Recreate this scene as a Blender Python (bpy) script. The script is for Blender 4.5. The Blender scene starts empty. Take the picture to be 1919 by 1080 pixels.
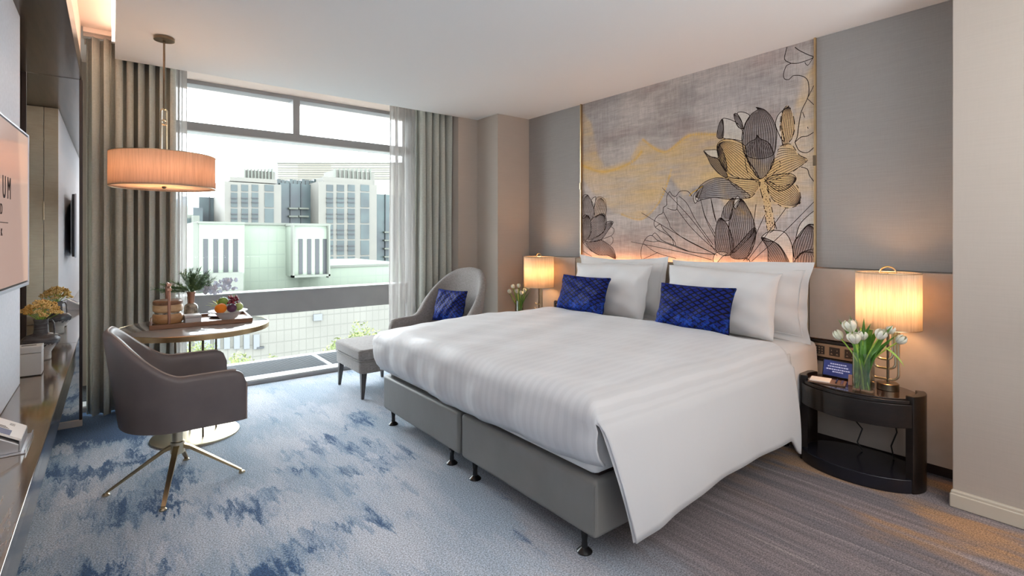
import bpy, math, random
import numpy as np
from mathutils import Vector, Matrix
PI = math.pi
random.seed(7)
SC = bpy.context.scene
COL = SC.collection

# ------------------------------------------------------------------ camera, world, lights, exposure
F, CX, HY, EYE = 960.0, 959.5, 445.0, 1.35
YAW = math.atan(749.5 / 960)
cam_d = bpy.data.cameras.new('camera'); cam = bpy.data.objects.new('camera', cam_d); COL.objects.link(cam)
cam.location = (0, 0, EYE); cam.rotation_euler = (PI / 2, 0, -YAW)
cam_d.sensor_width = 36; cam_d.lens = 36 * F / 1919; cam_d.shift_y = -(540 - HY) / 1919
cam_d.clip_start = 0.05; cam_d.clip_end = 2000
SC.camera = cam
SC.view_settings.view_transform = 'Standard'; SC.view_settings.look = 'None'
SC.view_settings.exposure = 1.05; SC.view_settings.gamma = 1.0; SC.view_settings.use_curve_mapping = False
SC.cycles.use_denoising = True
SC.cycles.max_bounces = 10; SC.cycles.diffuse_bounces = 6; SC.cycles.transparent_max_bounces = 16
SC.cycles.sample_clamp_indirect = 6

W = bpy.data.worlds.new('world'); SC.world = W; W.use_nodes = True
bg = W.node_tree.nodes['Background']; bg.inputs[0].default_value = (0.87, 0.95, 1.0, 1); bg.inputs[1].default_value = 5.9

def area(name, loc, rot, sx, sy, power, col, spread=PI):
    d = bpy.data.lights.new(name, 'AREA'); d.shape = 'RECTANGLE'; d.size = sx; d.size_y = sy
    d.energy = power; d.color = col; d.spread = spread
    o = bpy.data.objects.new(name, d); o.location = loc; o.rotation_euler = rot; COL.objects.link(o); return o
def point(name, loc, power, col, r=0.03):
    d = bpy.data.lights.new(name, 'POINT'); d.energy = power; d.color = col; d.shadow_soft_size = r
    o = bpy.data.objects.new(name, d); o.location = loc; COL.objects.link(o); return o
area('ceiling_fill_light', (1.4, -1.2, 2.66), (0, 0, 0), 2.6, 1.8, 10, (1.0, 0.93, 0.86))  # added fill light behind the camera, not a known ceiling fixture
area('upward_fill_light', (1.6, -1.6, 0.9), (PI, 0, 0), 2.4, 1.2, 70, (0.95, 0.98, 1.0))  # unseen fill added behind the camera, aimed up to brighten the ceiling

# ------------------------------------------------------------------ measuring helpers: rays of the survey, used to read real positions
FW = (math.sin(YAW), math.cos(YAW)); RT = (math.cos(YAW), -math.sin(YAW))
def ray(px, py):
    u = (px - CX) / F; v = (HY - py) / F
    return (FW[0] + RT[0] * u, FW[1] + RT[1] * u, v)
def at_y(px, py, Y):
    d = ray(px, py); t = Y / d[1]; return (d[0] * t, EYE + d[2] * t)
def at_x(px, py, X):
    d = ray(px, py); t = X / d[0]; return (d[1] * t, EYE + d[2] * t)

# ------------------------------------------------------------------ geometry collector
class G:
    def __init__(s): s.v = []; s.f = []; s.uv = None
    def add(s, v, f):
        n = len(s.v); s.v += [tuple(p) for p in v]; s.f += [tuple(i + n for i in q) for q in f]; return s
    def box(s, x0, y0, z0, x1, y1, z1):
        v = [(x0, y0, z0), (x1, y0, z0), (x1, y1, z0), (x0, y1, z0), (x0, y0, z1), (x1, y0, z1), (x1, y1, z1), (x0, y1, z1)]
        return s.add(v, [(0, 3, 2, 1), (4, 5, 6, 7), (0, 1, 5, 4), (1, 2, 6, 5), (2, 3, 7, 6), (3, 0, 4, 7)])
    def lathe(s, prof, c=(0, 0, 0), n=32, sx=1, sy=1, caps=True):
        v = []; f = []
        for r, z in prof:
            for k in range(n):
                a = 2 * PI * k / n; v.append((c[0] + r * sx * math.cos(a), c[1] + r * sy * math.sin(a), c[2] + z))
        for i in range(len(prof) - 1):
            for k in range(n):
                k2 = (k + 1) % n; f.append((i * n + k, i * n + k2, (i + 1) * n + k2, (i + 1) * n + k))
        if caps:
            if prof[0][0] > 1e-5: f.append(tuple(range(n - 1, -1, -1)))
            if prof[-1][0] > 1e-5: f.append(tuple((len(prof) - 1) * n + k for k in range(n)))
        return s.add(v, f)
    def tube(s, pts, r, n=8, caps=True, flat=1.0):
        pts = [Vector(p) for p in pts]; m = len(pts)
        rs = r if isinstance(r, (list, tuple)) else [r] * m
        v = []; f = []; up = None
        for i, p in enumerate(pts):
            t = (pts[min(i + 1, m - 1)] - pts[max(i - 1, 0)]).normalized()
            if up is None:
                up = Vector((0, 0, 1)) if abs(t.z) < 0.9 else Vector((1, 0, 0))
            a = t.cross(up)
            if a.length < 1e-4: a = t.cross(Vector((0.3, 1, 0.2)))
            a.normalize(); b = a.cross(t).normalized(); up = b
            for k in range(n):
                q = 2 * PI * k / n
                v.append(p + a * (rs[i] * math.cos(q)) + b * (rs[i] * flat * math.sin(q)))
        for i in range(m - 1):
            for k in range(n):
                k2 = (k + 1) % n; f.append((i * n + k, i * n + k2, (i + 1) * n + k2, (i + 1) * n + k))
        if caps: f.append(tuple(range(n - 1, -1, -1))); f.append(tuple((m - 1) * n + k for k in range(n)))
        return s.add(v, f)
    def prism(s, poly, z0, z1):
        n = len(poly)
        v = [(p[0], p[1], z0) for p in poly] + [(p[0], p[1], z1) for p in poly]
        f = [tuple(range(n - 1, -1, -1)), tuple(range(n, 2 * n))] + [(k, (k + 1) % n, n + (k + 1) % n, n + k) for k in range(n)]
        return s.add(v, f)
    def grid(s, fn, nu, nv, closed=False):
        v = [fn(i / nu, j / nv) for i in range(nu + 1) for j in range(nv + 1)]
        f = [(i * (nv + 1) + j, (i + 1) * (nv + 1) + j, (i + 1) * (nv + 1) + j + 1, i * (nv + 1) + j + 1) for i in range(nu) for j in range(nv)]
        return s.add(v, f)
    def ball(s, c, r, n=12, m=8, sx=1, sy=1, sz=1):
        prof = [(max(1e-6, math.sin(PI * i / m)) * r, -math.cos(PI * i / m) * r * sz) for i in range(m + 1)]
        return s.lathe(prof, c, n, sx, sy, caps=False)
    def move(s, M):
        s.v = [tuple(M @ Vector(p)) for p in s.v]; return s

def obj(name, g, mat, parent=None, bevel=0, seg=2, smooth=35, solid=0, sub=0, loc=None, rot=None, uvs=None):
    me = bpy.data.meshes.new(name); me.from_pydata(g.v, [], g.f); me.update()
    if uvs is not None:
        l = me.uv_layers.new(name='UVMap')
        for lp in me.loops: l.data[lp.index].uv = uvs[lp.vertex_index]
    if smooth:
        me.shade_smooth(); me.set_sharp_from_angle(angle=math.radians(smooth))
    if mat: me.materials.append(mat)
    o = bpy.data.objects.new(name, me); COL.objects.link(o)
    if parent: o.parent = parent
    if loc: o.location = loc
    if rot: o.rotation_euler = rot
    if solid:
        m = o.modifiers.new('s', 'SOLIDIFY'); m.thickness = solid; m.offset = 0
    if bevel:
        m = o.modifiers.new('b', 'BEVEL'); m.width = bevel; m.segments = seg; m.limit_method = 'ANGLE'; m.angle_limit = math.radians(30); m.harden_normals = True
    if sub:
        m = o.modifiers.new('u', 'SUBSURF'); m.levels = sub; m.render_levels = sub
    return o
def tag(o, label=None, cat=None, group=None, kind=None):
    if label: o['label'] = label
    if cat: o['category'] = cat
    if group: o['group'] = group
    if kind: o['kind'] = kind
    return o
def empty(name, loc, label, cat, group=None, rz=0):
    o = bpy.data.objects.new(name, None); COL.objects.link(o); o.location = loc; o.rotation_euler = (0, 0, rz); o.empty_display_size = .05
    return tag(o, label, cat, group)
def struct(name, g, mat, parent=None, **k):
    o = obj(name, g, mat, parent, **k)
    if parent is None: o['kind'] = 'structure'
    return o
def sstep(a, b, x):
    t = min(1, max(0, (x - a) / (b - a))); return t * t * (3 - 2 * t)
def lerp(a, b, t): return a + (b - a) * t

# ------------------------------------------------------------------ materials
def mat(name, col, rough=.5, metal=0, col2=None, ns=8, stretch=(1, 1, 1), bump=0, bs=None, spec=.5, sheen=0, emis=0, trans=0, coat=0, detail=4, lo=.35, hi=.65, sub=0, bdist=.002):
    m = bpy.data.materials.new(name); m.use_nodes = True; nt = m.node_tree; b = nt.nodes['Principled BSDF']
    b.inputs['Base Color'].default_value = (*col, 1); b.inputs['Roughness'].default_value = rough; b.inputs['Metallic'].default_value = metal
    b.inputs['Specular IOR Level'].default_value = spec; b.inputs['Sheen Weight'].default_value = sheen
    b.inputs['Transmission Weight'].default_value = trans; b.inputs['Coat Weight'].default_value = coat; b.inputs['Coat Roughness'].default_value = .08
    if emis: b.inputs['Emission Color'].default_value = (*col, 1); b.inputs['Emission Strength'].default_value = emis
    if col2 or bump:
        tc = nt.nodes.new('ShaderNodeTexCoord'); mp = nt.nodes.new('ShaderNodeMapping'); mp.inputs['Scale'].default_value = stretch
        nt.links.new(tc.outputs['Object'], mp.inputs[0])
    if col2:
        n = nt.nodes.new('ShaderNodeTexNoise'); n.inputs['Scale'].default_value = ns; n.inputs['Detail'].default_value = detail
        nt.links.new(mp.outputs[0], n.inputs['Vector'])
        r = nt.nodes.new('ShaderNodeValToRGB'); r.color_ramp.elements[0].position = lo; r.color_ramp.elements[1].position = hi
        r.color_ramp.elements[0].color = (*col, 1); r.color_ramp.elements[1].color = (*col2, 1)
        nt.links.new(n.outputs['Fac'], r.inputs[0]); nt.links.new(r.outputs[0], b.inputs['Base Color'])
    if bump:
        n2 = nt.nodes.new('ShaderNodeTexNoise'); n2.inputs['Scale'].default_value = bs or ns; n2.inputs['Detail'].default_value = 3
        nt.links.new(mp.outputs[0], n2.inputs['Vector'])
        bp = nt.nodes.new('ShaderNodeBump'); bp.inputs['Strength'].default_value = bump; bp.inputs['Distance'].default_value = bdist
        nt.links.new(n2.outputs['Fac'], bp.inputs['Height']); nt.links.new(bp.outputs[0], b.inputs['Normal'])
    return m
class NB:
    """tiny node-building helper"""
    def __init__(s, m): s.nt = m.node_tree; s.N = s.nt.nodes; s.L = s.nt.links
    def n(s, t, **k):
        x = s.N.new(t)
        for a, v in k.items(): setattr(x, a, v)
        return x
    def lk(s, a, b): s.L.new(a, b)
    def val(s, i, v):
        if isinstance(v, (int, float)): i.default_value = v
        elif isinstance(v, tuple): i.default_value = v
        else: s.lk(v, i)
    def math(s, op, a, b=0.0, c=None):
        x = s.n('ShaderNodeMath', operation=op); s.val(x.inputs[0], a); s.val(x.inputs[1], b)
        if c is not None: s.val(x.inputs[2], c)
        return x.outputs[0]
    def step(s, a, b, x):
        m = s.n('ShaderNodeMapRange', interpolation_type='SMOOTHSTEP'); s.val(m.inputs[0], x); m.inputs[1].default_value = a; m.inputs[2].default_value = b
        return m.outputs[0]
    def mix(s, f, a, b, mode='MIX'):
        x = s.n('ShaderNodeMix', data_type='RGBA', blend_type=mode); s.val(x.inputs[0], f); s.val(x.inputs[6], a); s.val(x.inputs[7], b); return x.outputs[2]
    def noise(s, vec, sc=1, det=3, rough=.5):
        x = s.n('ShaderNodeTexNoise'); x.inputs['Scale'].default_value = sc; x.inputs['Detail'].default_value = det; x.inputs['Roughness'].default_value = rough
        s.lk(vec, x.inputs['Vector']); return x.outputs['Fac']
    def comb(s, x, y, z=0.0):
        c = s.n('ShaderNodeCombineXYZ'); s.val(c.inputs[0], x); s.val(c.inputs[1], y); s.val(c.inputs[2], z); return c.outputs[0]
def c4(r, g, b): return (r, g, b, 1.0)

def carpet_mat():
    m = mat('carpet', (.4, .45, .5), .95, spec=.1, sheen=.15); q = NB(m); B = q.N['Principled BSDF']
    tc = q.n('ShaderNodeTexCoord'); sp = q.n('ShaderNodeSeparateXYZ'); q.lk(tc.outputs['Object'], sp.inputs[0]); X, Y = sp.outputs[0], sp.outputs[1]
    # ikat style: horizontal blots with edges feathered along the room's length
    warp = q.noise(q.comb(q.math('MULTIPLY', X, 26.0), q.math('MULTIPLY', Y, 5.0)), 1, 4, .65)
    Y2 = q.math('ADD', Y, q.math('MULTIPLY', q.math('SUBTRACT', warp, .5), .62))
    blot = q.noise(q.comb(q.math('MULTIPLY', X, 2.1), q.math('MULTIPLY', Y2, 2.9), 2.3), 1, 3, .62)
    blot2 = q.noise(q.comb(q.math('MULTIPLY', X, 13.0), q.math('MULTIPLY', Y2, 2.2), 7.3), 1, 3, .6)
    left = q.math('SUBTRACT', 1.0, q.step(.15, 1.25, q.math('ADD', X, q.math('MULTIPLY', Y, -.02))))
    nearw = q.step(4.15, 4.75, Y)
    dens = q.math('ADD', q.math('MULTIPLY', left, .072), q.math('MULTIPLY', q.math('MULTIPLY', nearw, q.math('SUBTRACT', 1.0, q.step(.35, .95, X))), .30))
    near2 = q.math('SUBTRACT', 1.0, q.step(2.0, 3.1, Y))
    dens = q.math('ADD', dens, q.math('MULTIPLY', q.math('MULTIPLY', near2, left), .05))
    grain = q.noise(tc.outputs['Object'], 115, 2, .7)
    fld = q.math('ADD', q.math('ADD', q.math('ADD', q.math('MULTIPLY', blot, .72), q.math('MULTIPLY', blot2, .28)), dens), q.math('MULTIPLY', q.math('SUBTRACT', grain, .5), .16))
    deep = q.step(.60, .67, fld)
    mid = q.step(.53, .64, fld)
    cloud = q.noise(q.comb(q.math('MULTIPLY', X, 2.2), q.math('MULTIPLY', Y2, 1.2), 5.0), 1, 4, .6)
    base = q.mix(q.step(.35, .65, cloud), c4(.36, .44, .53), c4(.56, .59, .65))
    base = q.mix(q.math('MULTIPLY', mid, .6), base, c4(.14, .26, .42))
    base = q.mix(q.math('MULTIPLY', deep, .88), base, c4(.014, .070, .185))
    # brown grey side with fine long streaks
    st = q.noise(q.comb(q.math('MULTIPLY', X, 30.0), q.math('MULTIPLY', Y, 1.1), 1.0), 1, 4, .65)
    st2 = q.noise(q.comb(q.math('MULTIPLY', X, 6.5), q.math('MULTIPLY', Y, .7), 4.0), 1, 3, .5)
    br = q.mix(q.step(.30, .75, st), c4(.16, .135, .14), c4(.285, .24, .245)); br = q.mix(q.math('MULTIPLY', q.step(.60, .68, q.noise(q.comb(q.math('MULTIPLY', X, 26.0), q.math('MULTIPLY', Y, .8), 6.0), 1, 3, .6)), .55), br, c4(.45, .39, .37))
    br = q.mix(q.math('MULTIPLY', q.step(.50, .64, st2), .35), br, c4(.10, .105, .13))
    band = q.math('MULTIPLY', q.step(.46, .60, q.noise(q.comb(q.math('MULTIPLY', X, 5.5), q.math('MULTIPLY', Y, 1.3), 9.0), 1, 3)), q.step(2.5, 3.0, X))
    br = q.mix(q.math('MULTIPLY', band, .75), br, c4(.44, .24, .10))
    wob = q.math('MULTIPLY', q.math('SUBTRACT', cloud, .5), .9)
    bw = q.math('MULTIPLY', q.step(1.28, 1.95, q.math('ADD', X, wob)), q.math('SUBTRACT', 1.0, q.step(1.7, 2.6, Y)))
    colr = q.mix(bw, base, br)
    # pile speckle
    sk = q.noise(tc.outputs['Object'], 150, 2, .8)
    colr = q.mix(.85, colr, q.mix(q.step(.33, .67, sk), c4(.42, .42, .43), c4(1.45, 1.45, 1.45)), 'MULTIPLY')
    q.lk(colr, B.inputs['Base Color'])
    bp = q.n('ShaderNodeBump'); bp.inputs['Strength'].default_value = .5; bp.inputs['Distance'].default_value = .006
    q.lk(q.noise(tc.outputs['Object'], 120, 2, .7), bp.inputs['Height']); q.lk(bp.outputs[0], B.inputs['Normal'])
    return m
def wood_mat(name, c1, c2, axis=1, rough=.25, coat=.4, sc=1.0):
    m = mat(name, c1, rough, coat=coat); q = NB(m); B = q.N['Principled BSDF']
    tc = q.n('ShaderNodeTexCoord'); mp = q.n('ShaderNodeMapping'); s = [38 * sc, 38 * sc, 38 * sc]; s[axis] = 2.4 * sc; mp.inputs['Scale'].default_value = s
    q.lk(tc.outputs['Object'], mp.inputs[0]); f = q.noise(mp.outputs[0], 1, 5, .65)
    r = q.mix(q.step(.3, .7, f), c4(*c1), c4(*c2)); q.lk(r, B.inputs['Base Color'])
    bp = q.n('ShaderNodeBump'); bp.inputs['Strength'].default_value = .15; bp.inputs['Distance'].default_value = .001; q.lk(f, bp.inputs['Height']); q.lk(bp.outputs[0], B.inputs['Normal'])
    return m
def weave_mat(name, c1, c2, s1=(2, 90, 90), rough=.85, sheen=.2, amt=.5):
    """fabric with fine horizontal threads"""
    m = mat(name, c1, rough, sheen=sheen, spec=.2); q = NB(m); B = q.N['Principled BSDF']
    tc = q.n('ShaderNodeTexCoord'); mp = q.n('ShaderNodeMapping'); mp.inputs['Scale'].default_value = s1
    q.lk(tc.outputs['Object'], mp.inputs[0]); f = q.noise(mp.outputs[0], 1, 4, .65)
    mp2 = q.n('ShaderNodeMapping'); mp2.inputs['Scale'].default_value = (s1[1] * 1.2, s1[0] * 40, s1[2] * .06 + 2); q.lk(tc.outputs['Object'], mp2.inputs[0])
    f2 = q.noise(mp2.outputs[0], 1, 3, .6)
    ff = q.math('ADD', q.math('MULTIPLY', f, .65), q.math('MULTIPLY', f2, .35))
    q.lk(q.mix(q.step(.5 - amt * .4, .5 + amt * .4, ff), c4(*c1), c4(*c2)), B.inputs['Base Color'])
    bp = q.n('ShaderNodeBump'); bp.inputs['Strength'].default_value = .25; bp.inputs['Distance'].default_value = .001; q.lk(ff, bp.inputs['Height']); q.lk(bp.outputs[0], B.inputs['Normal'])
    return m
def glass_mat(name, tint=(1, 1, 1), refl=.06, rf=.8):
    m = bpy.data.materials.new(name); m.use_nodes = True; q = NB(m); q.N.remove(q.N['Principled BSDF'])
    t = q.n('ShaderNodeBsdfTransparent'); t.inputs[0].default_value = (*tint, 1); g = q.n('ShaderNodeBsdfGlossy'); g.inputs['Roughness'].default_value = .02
    fr = q.n('ShaderNodeFresnel'); fr.inputs[0].default_value = 1.35
    mx = q.n('ShaderNodeMixShader'); q.lk(q.math('ADD', q.math('MULTIPLY', fr.outputs[0], rf), refl), mx.inputs[0]); q.lk(t.outputs[0], mx.inputs[1]); q.lk(g.outputs[0], mx.inputs[2])
    q.lk(mx.outputs[0], q.N['Material Output'].inputs[0]); return m
def cloth_mat(name, col, transl, transp, emis=0, ecol=None, weave=0):
    """thin cloth: diffuse + translucent (+ see-through)"""
    m = bpy.data.materials.new(name); m.use_nodes = True; q = NB(m); q.N.remove(q.N['Principled BSDF'])
    d = q.n('ShaderNodeBsdfDiffuse'); t = q.n('ShaderNodeBsdfTranslucent'); tp = q.n('ShaderNodeBsdfTransparent')
    for x in (d, t): x.inputs[0].default_value = (*col, 1)
    if weave:
        tc = q.n('ShaderNodeTexCoord'); mp = q.n('ShaderNodeMapping'); mp.inputs['Scale'].default_value = (160, 160, 6); q.lk(tc.outputs['Object'], mp.inputs[0])
        f = q.noise(mp.outputs[0], 1, 3, .6); c = q.mix(q.math('MULTIPLY', q.step(.35, .65, f), weave), c4(*col), c4(col[0] * .72, col[1] * .68, col[2] * .62))
        q.lk(c, d.inputs[0]); q.lk(c, t.inputs[0])
    a = q.n('ShaderNodeMixShader'); a.inputs[0].default_value = transl; q.lk(d.outputs[0], a.inputs[1]); q.lk(t.outputs[0], a.inputs[2])
    b = q.n('ShaderNodeMixShader'); b.inputs[0].default_value = transp; q.lk(a.outputs[0], b.inputs[1]); q.lk(tp.outputs[0], b.inputs[2])
    out = b.outputs[0]
    q.lk(out, q.N['Material Output'].inputs[0]); return m
def stripe_mat(name, c1, c2, period):
    """satin stripe bed linen; stripes follow the cloth through its UVs (u across the stripes, metres)"""
    m = mat(name, c1, .55, sheen=.3, spec=.3); q = NB(m); B = q.N['Principled BSDF']
    tc = q.n('ShaderNodeTexCoord'); sp = q.n('ShaderNodeSeparateXYZ'); q.lk(tc.outputs['UV'], sp.inputs[0])
    w = q.math('SINE', q.math('MULTIPLY', sp.outputs[0], 2 * PI / period)); keep = q.math('SUBTRACT', 1.0, q.step(1.06, 1.2, sp.outputs[0])); w = q.math('MULTIPLY', w, keep); f = q.step(-.35, .35, w)
    q.lk(q.mix(f, c4(*c1), c4(*c2)), B.inputs['Base Color']); q.lk(q.math('ADD', q.math('MULTIPLY', f, .15), .45), B.inputs['Roughness'])
    bp = q.n('ShaderNodeBump'); bp.inputs['Strength'].default_value = .35; bp.inputs['Distance'].default_value = .006
    h = q.math('ADD', q.noise(tc.outputs['Object'], 5, 4, .55), q.math('MULTIPLY', w, .04))
    q.lk(h, bp.inputs['Height']); q.lk(bp.outputs[0], B.inputs['Normal'])
    return m
def velvet_mat():
    m = mat('blue_velvet', (.004, .012, .16), .6, sheen=.3, spec=.2); q = NB(m); B = q.N['Principled BSDF']
    B.inputs['Sheen Tint'].default_value = (.01, .05, .55, 1); B.inputs['Sheen Roughness'].default_value = .4
    tc = q.n('ShaderNodeTexCoord'); sp = q.n('ShaderNodeSeparateXYZ'); q.lk(tc.outputs['UV'], sp.inputs[0])
    u = q.math('MULTIPLY', sp.outputs[0], PI * 9); v = q.math('MULTIPLY', sp.outputs[1], PI * 8.5)
    a = q.math('ABSOLUTE', q.math('SINE', q.math('ADD', u, v))); b = q.math('ABSOLUTE', q.math('SINE', q.math('SUBTRACT', u, v)))
    d = q.math('MINIMUM', a, b); lat = q.step(.30, .62, d); ring = q.step(.60, .85, d)
    patchy = q.step(.42, .7, q.noise(tc.outputs['Object'], 30, 4, .7))
    c = q.mix(lat, c4(.0005, .001, .008), c4(.004, .016, .20)); c = q.mix(q.math('MULTIPLY', ring, .5), c, c4(.004, .014, .16))
    low = q.math('SUBTRACT', 1.0, q.step(.1, .45, sp.outputs[1]))
    c = q.mix(q.math('MULTIPLY', q.math('MULTIPLY', patchy, low), .7), c, c4(.012, .09, .55))  # brighter blue noise patches, kept to the lower part of the cushion
    q.lk(c, B.inputs['Base Color']); bp = q.n('ShaderNodeBump'); bp.inputs['Strength'].default_value = .5; bp.inputs['Distance'].default_value = .003; q.lk(lat, bp.inputs['Height']); q.lk(bp.outputs[0], B.inputs['Normal'])
    return m
def tile_mat(name, col, col2, sx, sz, lw=.05):
    """far facade cladding: fine joint grid (colour only, panels too small to tell apart)"""
    m = mat(name, col, .8, spec=.2); q = NB(m); B = q.N['Principled BSDF']
    tc = q.n('ShaderNodeTexCoord'); sp = q.n('ShaderNodeSeparateXYZ'); q.lk(tc.outputs['Object'], sp.inputs[0])
    def ln(o, s):
        fr = q.math('FRACT', q.math('ADD', q.math('MULTIPLY', o, 1 / s), 100.0)); return q.math('LESS_THAN', fr, lw)
    g = q.math('MAXIMUM', ln(sp.outputs[0], sx), ln(sp.outputs[2], sz))
    n = q.noise(tc.outputs['Object'], .35, 3)
    c = q.mix(q.step(.3, .7, n), c4(*col), c4(*[x * .9 for x in col])); q.lk(q.mix(g, c, c4(*col2)), B.inputs['Base Color']); return m

M = {}
M['carpet'] = carpet_mat()
M['ceil'] = mat('ceiling_paint', (.76, .77, .77), .9, spec=.2, bump=.1, bs=60)
M['wallpaint'] = mat('wall_paint', (.56, .50, .44), .8, spec=.2, col2=(.53, .47, .41), ns=3, bump=.08, bs=150)
M['wall_tex'] = weave_mat('wall_covering', (.42, .365, .315), (.48, .42, .365), (3, 3, 130), amt=1.6)
M['cove'] = mat('cove_paint', (.80, .66, .58), .8)
M['grey_fabric'] = weave_mat('grey_wall_fabric', (.275, .26, .25), (.355, .34, .328), (6, 6, 210), amt=1.3)
M['headboard'] = mat('headboard_leatherette', (.44, .385, .33), .55, col2=(.47, .41, .355), ns=14, bump=.12, bs=240)
M['headboard2'] = mat('headboard_fabric', (.37, .31, .24), .7, col2=(.33, .28, .21), ns=90, bump=.2, bs=300)
M['niche'] = weave_mat('beige_grasscloth', (.42, .37, .29), (.50, .45, .37), (8, 8, 160))
M['panel_white'] = mat('pale_panel_fabric', (.76, .80, .88), .8, col2=(.70, .74, .82), ns=60, bump=.3, bs=200)
M['brass'] = mat('brass', (.62, .46, .26), .3, 1, col2=(.50, .36, .2), ns=6)
M['brass_pale'] = mat('pale_brass', (.72, .62, .45), .28, 1)
M['bronze'] = mat('aged_bronze', (.20, .155, .11), .3, 1, col2=(.28, .22, .15), ns=9)
M['chrome'] = mat('brushed_metal', (.6, .6, .62), .3, 1)
M['dark_metal'] = mat('black_plastic', (.008, .008, .01), .25)
M['console_wood'] = wood_mat('console_veneer', (.070, .045, .028), (.22, .15, .09), 1, .12, .8)
M['soffit_wood'] = wood_mat('soffit_veneer', (0.0240, 0.0168, 0.0120), (0.0600, 0.0440, 0.0304), 1, .3, .3, .7)
M['nwood'] = wood_mat('nightstand_wood', (0.0028, 0.0017, 0.0011), (0.0121, 0.0060, 0.0044), 1, .3, .2, 1.4)
M['legwood'] = wood_mat('leg_wood', (.04, .035, .035), (.09, .08, .08), 2, .35, .2)
M['frame_dark'] = mat('mirror_frame', (.035, .022, .02), .35)
M['frame_light'] = mat('mirror_plinth', (.5, .48, .47), .5)
M['mirror'] = mat('mirror_glass', (.86, .86, .85), .015, 1)
M['curtain'] = weave_mat('curtain_cloth', (.42, .435, .385), (.53, .545, .49), (60, 60, 90), sheen=.35)
M['sheer'] = cloth_mat('sheer_voile', (.62, .60, .58), .45, .38)
M['alu'] = mat('window_aluminium', (.30, .30, .305), .5, 0, col2=(.32, .32, .325), ns=5)
M['alu_light'] = mat('pale_aluminium', (.60, .62, .62), .4, .1)
M['grille'] = mat('grille_metal', (.10, .112, .125), .7, 0, spec=.2)
M['glass'] = glass_mat('window_glass', (.985, .99, .985), .0, .08)
M['vglass'] = glass_mat('vase_glass', (.975, .985, .97), .04)
M['water'] = glass_mat('water', (.95, .98, .90), .03)
M['duvet'] = stripe_mat('striped_linen', (.62, .625, .64), (.66, .665, .68), .05)
M['linen'] = mat('white_linen', (.66, .65, .64), .75, sheen=.3, spec=.2, bump=.5, bs=7, bdist=.008)
M['linen2'] = mat('white_sateen', (.68, .675, .67), .6, sheen=.3, spec=.2, bump=.5, bs=6, bdist=.008)
M['bedbase'] = mat('grey_leatherette', (.19, .185, .175), .36, bump=.25, bs=16, col2=(.215, .21, .20), ns=4, bdist=.004)
M['velvet'] = velvet_mat()
M['chair_leather'] = mat('taupe_leather', (.125, .105, .105), .42, col2=(.145, .122, .12), ns=7, bump=.1, bs=320)
M['chair_pipe'] = mat('pale_piping', (.34, .27, .24), .4)
M['tweed'] = weave_mat('grey_tweed', (.17, .155, .15), (.34, .31, .295), (45, 70, 120), sheen=.3, amt=.7)
M['marble'] = mat('tabletop_stone', (.22, .20, .19), .08, col2=(.30, .275, .26), ns=3, coat=.3)
M['shade'] = cloth_mat('lamp_shade_linen', (.90, .80, .66), .55, .02, weave=.55)
M['shade_p'] = cloth_mat('pendant_shade_linen', (.86, .66, .52), .5, .02, weave=.5)
M['diffuser'] = cloth_mat('pendant_diffuser', (.95, .85, .74), .6, .02)
M['bulb'] = mat('bulb_glow', (1, .72, .42), .5, emis=9)
M['led'] = mat('led_strip', (1, .42, .16), .5, emis=10)
M['led_cove'] = mat('cove_led', (1, .74, .56), .5, emis=7)
M['screen'] = None
M['tvbody'] = mat('tv_black', (.012, .012, .018), .2)
M['tvrim'] = mat('tv_rim', (.55, .58, .66), .3, .6)
M['ink'] = mat('ink_line', (.035, .024, .022), .9, spec=.1)
M['ink_hatch'] = mat('ink_hatch', (.075, .055, .052), .9, spec=.1)
M['gold_ink'] = mat('gold_line', (.60, .36, .07), .8)
M['stem'] = mat('tulip_stem', (.26, .46, .05), .45, col2=(.42, .60, .10), ns=20)
M['leaf'] = mat('tulip_leaf', (.05, .17, .02), .4, col2=(.13, .30, .04), ns=15)
M['petal'] = mat('tulip_petal', (.80, .79, .70), .5, col2=(.72, .74, .58), ns=10, sheen=.2)
M['socket_frame'] = mat('socket_surround', (.022, .014, .012), .3)
M['socket_plate'] = mat('bronze_plate', (.46, .33, .22), .4, .5)
M['socket_in'] = mat('socket_insert', (.05, .035, .028), .35)
M['paper'] = mat('paper', (.80, .76, .72), .8)
M['paper_b'] = mat('blank_card', (.55, .33, .26), .7)
M['leather_tray'] = mat('tan_leather', (.20, .12, .08), .5)
M['blue_screen'] = mat('display_blue', (.03, .05, .25), .3, col2=(.06, .1, .42), ns=7, emis=.0)
M['screen_text'] = mat('display_text', (.45, .5, .75), .5, emis=.2)
M['ceramic_w'] = mat('white_ceramic', (.50, .47, .45), .5, col2=(.42, .39, .37), ns=30, stretch=(1, 1, 6), bump=.6, bs=70, bdist=.003)
M['ceramic_d'] = mat('dark_glaze', (.05, .045, .05), .22, col2=(.10, .095, .105), ns=20, stretch=(1, 1, 8), bump=.6, bs=60, bdist=.003)
M['porcelain'] = mat('white_porcelain', (.78, .78, .80), .18)
M['boxgrey'] = mat('pale_box', (.52, .51, .51), .5)
M['dry_y'] = mat('dried_yellow', (.85, .66, .30), .8, col2=(.66, .42, .12), ns=60)
M['dry_o'] = mat('dried_ochre', (.66, .42, .12), .8, col2=(.45, .24, .05), ns=60)
M['traywood'] = wood_mat('tray_wood', (.16, .065, .03), (.28, .13, .065), 0, .3, .3)
M['bam1'] = wood_mat('honey_wood', (.40, .20, .08), (.52, .30, .14), 0, .35, .3)
M['bam2'] = wood_mat('pale_wood', (.50, .32, .17), (.60, .42, .24), 0, .4, .2)
M['bam3'] = wood_mat('brown_wood', (.17, .08, .045), (.30, .17, .10), 0, .35, .3)
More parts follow.
